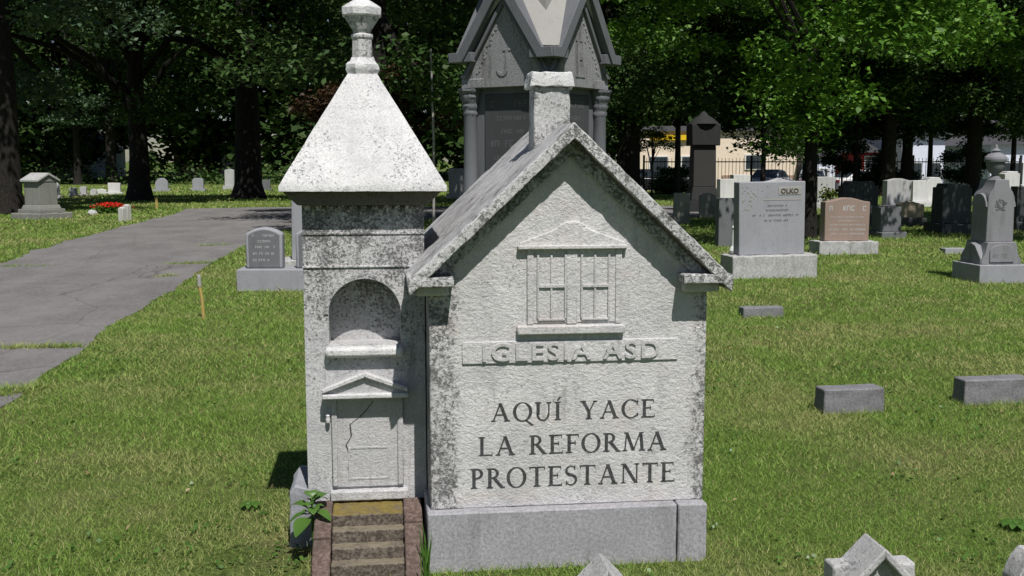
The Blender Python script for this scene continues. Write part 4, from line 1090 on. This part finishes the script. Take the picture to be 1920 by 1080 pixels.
# ------------------------------------------------------------------ gothic monument behind
PHI = R(-35.8)
gx, gy, _ = at(1004, 297, 12.7)
GM = thing('gothic_monument', 'tall dark grey gothic monument with steep cross gables and corner columns behind the church tombstone', 'monument', (gx, gy, 0), PHI)
clear(gx, gy, PHI, -1, 1, -1, 1)
obj('stepped_base', MB().box(-1.0, 1.0, -1.0, 1.0, -.1, .3).box(-.85, .85, -.85, .85, .3, .6).box(-.75, .75, -.75, .75, .6, .85), 'gothic_stone', GM, .02)
obj('die', MB().box(-.50, .50, -.50, .50, .85, 2.42), 'gothic_stone', GM, .01)
for k in range(4):
    Mr = Matrix.Rotation(k * math.pi / 2, 4, 'Z'); e = 0.002 * (k % 2)
    def frame_obj(nm, mb, mat, par, **kw):
        mb.v = [tuple(Mr @ Vector(p)) for p in mb.v]; return obj(nm, mb, mat, par, **kw)
    pn = frame_obj('inscribed_panel', MB().box(-.36, .36, -.515 - e, -.48, .95, 2.33), 'gothic_panel', GM, bevel=.01)
    mb = MB()
    for j in range(8): scribble(mb, -.27 + .05 * (j % 3), .27 - .05 * (j % 2), 2.18 - j * .15, .05 if j % 3 else .075, -.515 - e, j + k * 9)
    frame_obj('lettering', mb, 'gothic_ink', pn)
    obj('corner_column', MB().lathe([(.11, .85), (.115, .90), (.085, .95), (.078, 2.08), (.085, 2.10)], *((Mr @ Vector((-.545, -.545, 0)))[:2]), 16), 'gothic_stone', GM, smooth=True)
    obj('capital', MB().lathe([(.085, 2.10), (.09, 2.12), (.082, 2.15), (.10, 2.20), (.095, 2.23), (.125, 2.30), (.12, 2.33), (.145, 2.37), (.145, 2.395)], *((Mr @ Vector((-.545, -.545, 0)))[:2]), 12), 'gothic_stone', GM, rough=(.03, .008, 26))
    fz = .62 + e
    gbl = frame_obj('gable', MB().prism([(-fz, 2.40 + e), (fz, 2.40 + e), (fz, 2.50), (.545, 2.60), (0, 3.40 + e), (-.545, 2.60), (-fz, 2.50)], -.615 - e, -.30), 'gothic_field', GM, bevel=.006)
    mb = MB()
    zz = 2.52
    # monogram: J on one face, H on the next, with small carved sprigs either side
    if k % 2 == 0:
        mb.box(.015, .05, -.625 - e, -.61, 2.60, 2.82); mb.box(-.02, .085, -.624 - e, -.61, 2.80, 2.825)
        for i in range(8):
            a0, a1 = R(180 + 180 * i / 8), R(180 + 180 * (i + 1) / 8)
            mb.prism([(-.03 + .08 * math.cos(a0), 2.60 + .08 * math.sin(a0)), (-.03 + .08 * math.cos(a1), 2.60 + .08 * math.sin(a1)), (-.03 + .045 * math.cos(a1), 2.60 + .045 * math.sin(a1)), (-.03 + .045 * math.cos(a0), 2.60 + .045 * math.sin(a0))], -.625 - e, -.61)
    else:
        for x0 in (-.07, .03): mb.box(x0, x0 + .04, -.625 - e, -.61, 2.52, 2.93)
        mb.box(-.04, .04, -.624 - e, -.61, 2.71, 2.74)
        for x0 in (-.105, .0): mb.box(x0, x0 + .10, -.6235 - e, -.61, 2.515, 2.535); mb.box(x0, x0 + .10, -.6235 - e, -.61, 2.915, 2.935)
    for i in range(15):
        tt = i / 14
        for sg in (-1, 1):
            px_ = sg * (.40 - .36 * tt) + random.uniform(-.02, .02); pz_ = 2.56 + .60 * tt + random.uniform(-.015, .015); s_ = random.uniform(.012, .026)
            mb.prism([(px_ - s_, pz_), (px_, pz_ - s_), (px_ + s_, pz_), (px_, pz_ + s_)], -.622 - e, -.61)
    frame_obj('carved_monogram', mb, 'gothic_field', gbl)
    q = .715 + e
    frame_obj('raking_cornice', MB().prism([(-q, 2.69 + e), (-.52, 2.69 + e), (0, 3.455 + e), (.52, 2.69 + e), (q, 2.69 + e), (q, 2.80 + e), (.585, 2.80 + e), (0, 3.66 + e), (-.585, 2.80 + e), (-q, 2.80 + e)], -.735 - e, -.40), 'gothic_stone', GM, bevel=.006)
    frame_obj('inner_moulding', MB().prism([(-.60, 2.52), (-.53, 2.52), (0, 3.31), (.53, 2.52), (.60, 2.52), (.60, 2.555), (.545, 2.575), (0, 3.395), (-.545, 2.575), (-.60, 2.555)], -.655 - e, -.60), 'gothic_stone', GM, bevel=.008)
for k in range(4):
    Mr = Matrix.Rotation(k * math.pi / 2, 4, 'Z')
    top_ = [(.70, .573, 2.822), (.573, .70, 2.822), (0, .69, 3.435), (0, 0, 4.165), (.69, 0, 3.435)]
    nrm_ = Vector((1, 1, .943 / .5 * .5)).normalized() * .05
    vs = [Vector(p) for p in top_]; vs = [Mr @ p for p in vs] + [Mr @ (p - nrm_) for p in vs]
    obj('roof_facet', MB().add(vs, [(0, 1, 2, 3, 4), (9, 8, 7, 6, 5)] + [(i, 5 + i, 5 + (i + 1) % 5, (i + 1) % 5) for i in range(5)]), 'gothic_roof', GM)
obj('corner_core', MB().box(-.56, .56, -.56, .56, 2.41, 2.80), 'gothic_stone', GM)
obj('spire', MB().box(-.452, .452, -.452, .452, 3.0, 4.9, .05).box(-.5, .5, -.5, .5, 4.9, 5.05).box(-.42, .42, -.42, .42, 5.05, 6.4, .40), 'gothic_roof', GM, .01)

# ------------------------------------------------------------------ far left group
x, y = gnd(62, 411); y -= .3
SM = thing('shrine_monument', 'pale grey monument shaped like a gabled shrine at the far left edge of the lawn', 'monument', (x, y + .85, 0), R(-27)); clear(x, y + .85, R(-27), -.78, .78, -.78, .78)
SM.scale = (.76, .76, .86)
obj('base', MB().box(-.72, .72, -.72, .72, -.1, .17), 'granite_shrine', SM, .02, rough=(.08, .012, 8))
obj('plinth', MB().box(-.55, .55, -.55, .55, .17, .29).box(-.47, .47, -.47, .47, .29, .42, .05), 'granite_shrine', SM, .015)
obj('body', MB().box(-.38, .38, -.38, .38, .42, 1.16), 'granite_shrine', SM, .01)
Mx = Matrix.Rotation(math.pi / 2, 4, 'Z')
obj('gable', MB().prism([(-.40, 1.14), (.40, 1.14), (.40, 1.18), (0, 1.36), (-.40, 1.18)], -.40, .40, Mx), 'granite_shrine', SM, .008)
for sg in (-1, 1):
    pl = [(0, 1.35), (0, 1.42), (sg * .48, 1.20), (sg * .48, 1.14)]
    if sg < 0: pl = pl[::-1]
    obj('roof_slope', MB().prism(pl[::-1], -.46, .46, Mx), 'rock_face', SM, .008)
ar = [(-.2, .5), (.2, .5), (.2, .85), (.1, 1.0), (0, 1.07), (-.1, 1.0), (-.2, .85)]  # dark arch shape standing in for a shadow on the shrine's side
obj('pointed_shadow', MB().prism(ar, .376, .386, Matrix.Rotation(-math.pi / 2, 4, 'Z') @ Matrix.Rotation(math.pi, 4, 'Z')), 'granite_dim', SM)
sm = 'small pale headstones across the lane'
for (u, v, wpx, hpx, top, mat, bs, lab) in (
    (105, 372, 14, 30, 'arch', 'granite_pale', 1, 'round-topped stone half hidden behind the grey shrine'),
    (138, 368, 13, 16, 'flat', 'granite_pale', 1, 'small square stone, second from the shrine in the row under the trees'),
    (157, 367, 12, 17, 'shoulder', 'granite_pale', 1, 'small stone with a stepped top, third from the shrine in the row'),
    (176, 366, 12, 12, 'arch', 'granite_pale', 1, 'low rounded stone, fourth from the shrine in the row'),
    (190, 364, 18, 10, 'round', 'granite_white', 0, 'lowest whitish stone beside the square white one'),
    (215, 364, 22, 21, 'flat', 'granite_white', 1, 'square white headstone left of the thick forking trunk'),
    (304, 359, 23, 25, 'arch', 'granite_grey', 1, 'grey round-topped headstone right of the thick forking trunk'),
    (372, 358, 20, 24, 'shoulder', 'granite_grey', 1, 'grey stepped-top headstone in the far grass before the massive trunk'),
    (431, 355, 17, 38, 'peak', 'granite_pale', 1, 'taller peaked stone beside the massive dark trunk'),
    (497, 357, 20, 20, 'flat', 'granite_dim', 1, 'dim square stone in the shade right of the massive trunk')):
    x, y = gnd(u, v); k = y / FPX; h = hpx * k
    headstone('headstone', lab, x, y, wpx * k, .2, h * (.82 if bs else 1), mat, top, (wpx * k * 1.35, .38, h * .18) if bs else None, sm, R(4))
# small stone seen between tower and church roof
x, y = gnd(856, 372)
headstone('headstone', 'small pale square stone seen in the gap between the two church roofs', x, y, 28 * y / FPX, .25, 1.0, 'granite_pale', 'flat', (38 * y / FPX, .45, .2), None)
# red geraniums
x, y = gnd(202, 401)
FB = thing('flower_bed', 'clump of bright red geraniums beside the white posts', 'flowers', (x, y + .2, 0))
r = np.random.default_rng(5); n = 700
c = np.stack([r.normal(0, .26, n), r.normal(0, .14, n), r.uniform(.02, .24, n)], 1); c[:, 2] *= np.clip(1.2 - np.abs(c[:, 0]) * 1.3, .3, 1)
leaf_mesh('leaves', c, r.normal(size=(n, 3)) * .7 + np.array([0, 0, 1]), .09 * r.uniform(.6, 1.3, n), .08, 'weed_leaf', FB, r=r)
c = np.stack([r.normal(0.05, .24, 420), r.normal(0, .13, 420), r.uniform(.2, .32, 420)], 1); c[:, 2] *= np.clip(1.15 - np.abs(c[:, 0]) * .8, .4, 1)
leaf_mesh('blossoms', c, r.normal(size=(420, 3)), .055 * r.uniform(.6, 1.3, 420), .05, 'petal', FB, r=r)
x, y = gnd(174, 402)
tag(obj('field_stone', MB().lathe([(.12, -.03), (.14, .04), (.11, .10), (.05, .13)], 0, 0, 10), 'granite_pale', None, rough=(.04, .02, 8), loc=(x, y, 0)), 'small pale rock at the left end of the red geraniums', 'rock')
for (u, v, hp, lab) in ((230, 415, 27, 'front white square post by the red geraniums'), (239, 413, 30, 'rear white square post by the red geraniums, slightly taller')):
    x, y = gnd(u, v); k = y / FPX
    tag(obj('white_post', MB().box(-.075, .075, -.075, .075, -.1, hp * k - .03).box(-.065, .065, -.065, .065, hp * k - .03, hp * k, .03), 'concrete', None, .01, loc=(x, y, 0), rotz=R(-20)), lab, 'post', 'white posts by the geraniums')
x, y = gnd(294, 392); k = y / FPX
tag(obj('wooden_stake', MB().box(-.04, .04, -.03, .03, -.1, 21 * k), 'yellow_wood', None, .004, loc=(x, y, 0), rotz=R(10)), 'short far yellowish stake at the left edge of the lane bend', 'stake')
x, y = gnd(382, 598); k = y / FPX
ST = thing('wooden_stake', 'thin leaning yellow stake with a pale tip in the grass beside the lane', 'stake', (x, y, 0))
obj('stick', MB().tube([(0, 0, -.05), (-.01, 0, .2), (-.03, 0, 62 * k)], [.018, .017, .016], 8), 'yellow_wood', ST)
obj('tip', MB().tube([(-.03, 0, 62 * k), (-.033, 0, 80 * k), (-.036, 0, 85 * k)], [.021, .02, .012], 8), 'ink_gold', ST)

# ------------------------------------------------------------------ right group behind
rgp = 'headstones in the far right rows'
def stone_px(u0, u1, v0, v1, mat, top, lab, base=True, th=.25, rock=False, basemat=None, bf=.2, wide=1.22):
    x, y = gnd((u0 + u1) / 2, v1); z0 = float(zg(x, y)); k = y / FPX
    w = (u1 - u0) * k; h = (v1 - v0) * k
    return headstone('headstone', lab, x, y + th / 2, w / (wide if base else 1), th, h * (1 - bf) if base else h, mat, top, (w, th * 1.8, h * bf) if base else None, rgp, YAW, rock, basemat=basemat)
stone_px(1262, 1293, 362, 420, 'old_slab', 'flat', 'thin weathered slab in shade just over the church roof edge', False, .1)
stone_px(1311, 1342, 362, 408, 'old_slab', 'round', 'yellow-stained weathered slab at the foot of the dark column', False, .1)
stone_px(1345, 1390, 372, 462, 'granite_dim', 'flat', 'blue-grey slab in shade behind the large square headstone', False, .25)
stone_px(1345, 1383, 336, 392, 'granite_white', 'flat', 'white block stone behind the blue-grey slab', True, .4)
stone_px(1368, 1408, 328, 378, 'granite_white', 'flat', 'white low stone below the silver car', True, .4)
stone_px(1526, 1568, 332, 392, 'granite_pale', 'flat', 'pale stone with a dark inset face right of the maple trunk', True, .3)
stone_px(1568, 1652, 340, 428, 'granite_dark', 'shoulder', 'wide black polished headstone in shade behind the pink one', True, .3)
stone_px(1642, 1692, 388, 446, 'granite_dim', 'flat', 'low dark base stone in shade right of the pink headstone', True, .4)
stone_px(1655, 1712, 335, 398, 'granite_pale', 'serp', 'rough grey stone with a curved top, leftmost of the sunlit pale trio', True, .35)
stone_px(1706, 1742, 339, 388, 'granite_white', 'flat', 'plain white stone, middle of the sunlit pale trio', True, .35)
stone_px(1734, 1766, 333, 386, 'granite_white', 'shoulder', 'white stone with a stepped cap, rightmost of the sunlit pale trio', True, .5)
stone_px(1683, 1733, 378, 424, 'granite_tan', 'peak', 'small tan headstone on a dark base in front of the pale trio', True, .3, False, 'granite_dark', .35, 1.1)
stone_px(1755, 1824, 345, 438, 'granite_dark', 'shoulder', 'very dark wide monument in shade left of the urn monument', True, .5)
stone_px(1876, 1912, 322, 392, 'granite_white', 'shoulder', 'white stone peeping out right of the urn monument', True, .4)
stone_px(1898, 1945, 350, 432, 'granite_dark', 'flat', 'black headstone cut by the right edge of the view', True, .3)
# basket of flowers beside the pale stone
x, y = gnd(1551, 400)
FW = thing('flower_basket', 'small round yellow-green flower arrangement beside the pale inset stone', 'flowers', (x, y, .0))
r = np.random.default_rng(6)
obj('stand', MB().lathe([(.16, -.05), (.12, .1), (.1, .28), (.14, .42)], 0, 0, 10), 'plastic_white', FW, smooth=True)
c = r.normal(size=(260, 3)) * np.array([.13, .1, .1]) + np.array([0, 0, .52]); leaf_mesh('leaves', c, r.normal(size=(260, 3)), .09, .07, 'yellow_leaf', FW, r=r)
# dark column monument, its near-black tone standing in for tree shade
x, y = gnd(1320, 398)
CM = thing('column_monument', 'tall stone pillar with a conical cap and flared foot, darkened as if shaded by trees', 'monument', (x, y + .4, 0), YAW)
k = (y + .4) / FPX
obj('foot', MB().box(-34 * k, 34 * k, -.4, .4, -.1, .35).box(-27 * k, 27 * k, -.34, .34, .35, .75, .08), 'granite_shade', CM, .02)
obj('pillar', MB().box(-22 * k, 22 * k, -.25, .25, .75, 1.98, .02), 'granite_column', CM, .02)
obj('head_block', MB().box(-27 * k, 27 * k, -.33, .33, 1.98, 2.62), 'granite_shade', CM, .03)
obj('cap', MB().lathe([(.46, 2.62), (.44, 2.66), (.30, 2.78), (.14, 2.88), (.10, 2.94), (.03, 3.0)], 0, 0, 16), 'granite_shade', CM, smooth=True)
clear(x, y + .4, YAW, -.6, .6, -.4, .4)

# ------------------------------------------------------------------ iron fence, cars, buildings beyond
def fence(label, x0, x1, y):
    n = int((x1 - x0) / 2.6); T = thing('iron_fence', label, 'fence', (x0, y, 0))
    L = x1 - x0; zz = lambda xx: float(zg(x0 + xx, y))
    zl = zz(L / 2)
    obj('rails', MB().box(0, L, -.02, .02, zl + .25, zl + .30).box(0, L, -.02, .02, zl + 1.72, zl + 1.78), 'iron', T)
    mb = MB(); xx = .15
    while xx < L: mb.box(xx - .011, xx + .011, -.011, .011, zl - .05, zl + 1.95); xx += .19
    obj('pickets', mb, 'iron', T)
    for i in range(n + 1):
        xx = i * L / n; obj('post', MB().box(xx - .05, xx + .05, -.05, .05, zl - .3, zl + 2.1), 'iron', T)
fence('black iron picket fence in front of the cream building and parked cars', 7.0, 27.0, 57)
def car(x, y, rot, paint, label, hatch=False):
    z0 = float(max(zg(x, y), -1.0)); T = thing('parked_car', label, 'car', (x, y, z0), rot, 'cars parked beyond the fence')
    body = [(-2.2, .28), (2.2, .28), (2.25, .55), (2.15, .78), (1.2, .92), (-1.55 if not hatch else -2.0, .96), (-2.2, .86), (-2.25, .5)]
    obj('body', MB().prism(body, -.86, .86), paint, T, .09, seg=3)
    cab = [(1.15, .90), (.45, 1.38), (-.75 if not hatch else -1.5, 1.42), (-1.55 if not hatch else -2.0, .94)]
    cb = MB(); n = len(cab)
    vs = [(p[0], -.80 + (.14 if p[1] > 1.2 else 0), p[1]) for p in cab] + [(p[0], .80 - (.14 if p[1] > 1.2 else 0), p[1]) for p in cab]
    cb.add(vs, [(3, 2, 1, 0), (4, 5, 6, 7), (0, 1, 5, 4), (1, 2, 6, 5), (2, 3, 7, 6), (3, 0, 4, 7)])
    cabo = obj('cabin', cb, paint, T, .05, seg=3)
    for s in (-1, 1):
        def sy(z): return s * (.80 - .14 * (z - .92) / .48 + .012)
        a, b, c_, d_ = (1.0, .97), (.42, 1.32), (-.72 if not hatch else -1.45, 1.35), (-1.35 if not hatch else -1.8, .99)
        g_ = MB().add([(p[0], sy(p[1]), p[1]) for p in (a, b, c_, d_)] + [(p[0], sy(p[1]) - s * .02, p[1]) for p in (a, b, c_, d_)], [(0, 1, 2, 3), (7, 6, 5, 4), (0, 4, 5, 1), (1, 5, 6, 2), (2, 6, 7, 3), (3, 7, 4, 0)])
        obj('side_window', g_, 'window_glass', T)
    for (xa, za, xb, zb_, nm) in ((1.10, .96, .50, 1.36, 'windscreen'), (-1.50 if not hatch else -1.98, .99, -.82 if not hatch else -1.58, 1.39, 'rear_window')):
        s = 1 if xa > 0 else -1
        g_ = MB().add([(xa + s * .02, -.70, za), (xa + s * .02, .70, za), (xb + s * .03, .60, zb_), (xb + s * .03, -.60, zb_), (xa, -.70, za), (xa, .70, za), (xb, .60, zb_), (xb, -.60, zb_)], [(0, 1, 2, 3), (7, 6, 5, 4), (0, 4, 5, 1), (1, 5, 6, 2), (2, 6, 7, 3), (3, 7, 4, 0)])
        obj(nm, g_, 'window_glass', T)
    Mw = Matrix.Rotation(math.pi / 2, 4, 'X')
    for wx in (-1.38, 1.38):
        for s in (-1, 1):
            tm = MB().lathe([(.18, -.10), (.31, -.10), (.33, -.07), (.33, .07), (.31, .10), (.18, .10)], 0, 0, 20); tm.v = [tuple(Mw @ Vector(p) + Vector((wx, s * .80, .33))) for p in tm.v]
            wh = obj('wheel', tm, 'tyre', T, smooth=True)
            hm = MB().lathe([(.02, -.11), (.19, -.105), (.19, .105), (.02, .11)], 0, 0, 14); hm.v = [tuple(Mw @ Vector(p) + Vector((wx, s * .80, .33))) for p in hm.v]
            obj('hub', hm, 'hub', wh)
    for s in (-1, 1):
        obj('headlight', MB().box(2.12, 2.24, s * .68 - .16, s * .68 + .16, .62, .76), 'lamp_clear', T, .02)
        obj('tail_light', MB().box(-2.255, -2.16, s * .70 - .14, s * .70 + .14, .66, .84), 'lamp_red', T, .02)
def px_x(u, Y): return (u - 960) / FPX * Y
car(px_x(1443, 62), 62, R(62), 'car_silver', 'silver car parked beyond the fence above the large square headstone')
car(px_x(1238, 60), 60, R(10), 'car_black', 'black car parked in shade between the thick trunk and the dark column', True)
car(px_x(1612, 64), 64, R(20), 'car_white', 'white car parked behind the dark stones right of the maple')
car(px_x(1520, 65), 65, R(75), 'car_silver', 'silver car half hidden behind the maple trunk')

def building(name, label, x0, x1, y, dep, h, wall, roofmat, wins, gable=False, extras=(), z0=-.9):
    T = thing(name, label, 'building', (x0, y, z0)); L = x1 - x0
    wl = obj('wall', MB().box(0, L, 0, dep, -.3, h), wall, T)
    if gable:
        Mx = Matrix.Identity(4)
        rf = obj('roof', MB().prism([(-.4, h), (L + .4, h), (L / 2, h + L * .32)], -.4, dep + .4), roofmat, T)
    else: rf = obj('roof', MB().box(-.3, L + .3, -.3, dep + .3, h, h + .35), roofmat, T)
    for (a, b, c_, d_) in wins:
        w_ = obj('window', MB().box(a - .08, b + .08, -.08, .02, c_ - .08, d_ + .08), 'plastic_white', T)
        obj('pane', MB().box(a, b, -.10, -.05, c_, d_), 'window_glass', w_)
    for nm, bx_, mt in extras: obj(nm, MB().box(*bx_), mt, T)
X = px_x
building('shop_building', 'long cream building with a yellow fascia beyond the parked cars', X(1190, 74), X(1490, 74), 74, 10, 4.35, 'stucco_cream', 'shingle',
         [(1.0, 2.2, 1.2, 2.6), (3.2, 4.6, 1.2, 2.6), (7.6, 8.9, 1.8, 2.7)], extras=(('fascia', (1.0, 5.2, -.25, -.02, 3.75, 4.1), 'sign_yellow'), ('brick_band', (6.0, 10.9, -.12, -.02, -.2, 1.35), 'brick_band')))
building('white_house', 'white house glimpsed through the trees above the pale trio of stones', X(1685, 70), X(1765, 70), 70, 8, 4.0, 'siding_white', 'shingle', [(.5, 1.3, 1.1, 2.2), (1.9, 2.5, 1.1, 2.2)], True)
building('white_house', 'white house glimpsed at the far right edge behind the urn', X(1850, 72), X(2010, 72), 72, 8, 3.4, 'siding_white', 'shingle', [(.8, 2.2, .8, 2.2), (3.4, 4.4, .8, 2.2)], True)
building('grey_house', 'grey-blue house front seen between the pair of dark trunks', X(1668, 76), X(1712, 76), 76.0, 6, 3.6, 'siding_grey', 'shingle', [(.4, 1.2, 1.0, 2.4)], False)
building('red_shed', 'red and white shed seen between the maple and the pair of trunks', X(1585, 73), X(1642, 73), 73, 5, 2.9, 'paint_red', 'shingle', [(1.2, 1.9, 1.5, 2.6)], True)
building('white_garage', 'small white building glimpsed right of the maple trunk', X(1525, 71), X(1562, 71), 71, 5, 2.6, 'siding_white', 'shingle', [(.3, .8, 1, 1.8)])
building('white_house', 'white house glimpsed under the leaves at the far left', X(-10, 88), X(175, 88), 88, 8, 2.5, 'siding_white', 'shingle', [(1.2, 2.2, 1.0, 2.2), (4, 5.2, 1.0, 2.2)], True, z0=-.1)
building('white_house', 'pale house barely showing between the two big left trunks', X(330, 90), X(420, 90), 90, 8, 2.2, 'stucco_cream', 'shingle', [(1.0, 1.8, 1.0, 2.2)], True, z0=-.1)
pk = MB().box(8, 34, 58.5, 70, -.2, -.08)
lot = grid_sheet('parking_lot', np.linspace(6, 60, 28), np.linspace(58.5, 69, 12), 'asphalt', .01); tag(lot, 'asphalt parking area beyond the iron fence', 'pavement', kind='structure')

for (u, v, hh, rr_b, lab, sd_) in ((1575, 345, 2.9, 2.0, 'dark rounded bush under the trees right of the maple trunk', 61), (1640, 347, 2.2, 1.6, 'low dark bush in front of the red shed', 62),
                             (1800, 346, 2.6, 1.9, 'dark bush left of the urn monument, in front of the white house', 63), (1260, 350, 1.5, 1.1, 'small dark bush at the foot of the thick trunk', 64)):
    xx, yy = px_x_(u, 55), 55.0
    tree('bush', lab, xx, yy, hh, rr_b, .15, .05, .17, 60, 70, 'dark_leaf', sd_, 'bushes along the iron fence', crad=(.4, .7), cat='bush', hole=None)

# ------------------------------------------------------------------ broad-leaved weed by the steps, weed at right edge
def weed(x, y, label, leaves, name='broadleaf_weed', sh=.03):
    T = thing(name, label, 'plant', (x, y, 0)); st = MB()
    for (az, length, wid, el, z0) in leaves:
        base = Vector((0, 0, z0)); d = Vector((math.cos(az) * math.cos(el), math.sin(az) * math.cos(el), math.sin(el)))
        side = Vector((-math.sin(az), math.cos(az), 0)); up = side.cross(d) * -1
        vs = []; fs = []; n = 8
        for i in range(n + 1):
            k = i / n; p = base + d * (length * (.25 + .75 * k)) - Vector((0, 0, 1)) * (length * .45 * k * k)
            ww = wid * math.sin(math.pi * min(1, k * .92 + .06)) ** .8
            vs += [p - side * ww + up * ww * .25, p, p + side * ww + up * ww * .25]
        for i in range(n):
            a = i * 3; fs += [(a, a + 1, a + 4, a + 3), (a + 1, a + 2, a + 5, a + 4)]
        obj('leaf', MB().add(vs, fs), 'weed_leaf', T, smooth=True)
        st.tube([(0, 0, z0 * .5), base, base + d * length * .3], [.005, .004, .003], 5)
    st.tube([(0, 0, -.02), (0.004, 0, sh * .4), (0, 0, sh)], [.007, .005, .003], 6)
    obj('stem', st, 'weed_leaf', T, smooth=True)
wx, wy, _ = mp(-0.452, 0.20)
lv = [(R(165), .15, .040, R(32), .20), (R(60), .15, .050, R(45), .22), (R(15), .16, .034, R(-5), .17), (R(110), .10, .034, R(60), .24), (R(245), .14, .046, R(0), .18),
      (R(195), .12, .03, R(5), .19), (R(-30), .12, .032, R(12), .20), (R(45), .10, .03, R(20), .24), (R(-75), .09, .030, R(25), .21), (R(140), .08, .026, R(45), .25), (R(-10), .08, .026, R(50), .25)]
lv = [(a_, l_ * .8, w_ * .78, e_, z_) for a_, l_, w_, e_, z_ in lv] + [(R(a_), .06, .016, R(35), .19 + .02 * (a_ % 3)) for a_ in range(10, 360, 50)]
weed(wx, wy, 'broad-leaved green weed growing at the left foot of the steps', lv, sh=.24)
x, y = gnd(1900, 992); weed(x, y, 'low bright green leafy weed in the grass at the right edge', [(R(a), .07, .017, R(25), .02) for a in range(0, 360, 40)])
x, y = gnd(470, 955); weed(x, y, 'small green weed in the grass left of the tower plinth', [(R(a), .06, .014, R(25), .02) for a in range(0, 360, 45)])
x, y, _ = mp(-0.006, -0.04); 
T = thing('grass_tuft', 'tall thin grass tuft between the steps and the granite plinth', 'plant', (x, y, 0)); mb = MB()
for i in range(26):
    a = random.uniform(0, 6.28); l = random.uniform(.10, .24); k = random.uniform(.1, .35); ox = random.uniform(-.012, .012); oy = random.uniform(-.10, .06)
    p0 = Vector((ox, oy, -.01)); p1 = p0 + Vector((math.cos(a) * l * k * .3, math.sin(a) * l * k * .5, l * .6)); p2 = p0 + Vector((math.cos(a) * l * k * .6, math.sin(a) * l * k, l))
    s = Vector((.0028, 0, 0)); mb.add([p0 - s, p0 + s, p1 + s * .8, p1 - s * .8, p2], [(0, 1, 2, 3), (3, 2, 4)])
obj('blades', mb, 'weed_leaf', T)
make_grass()
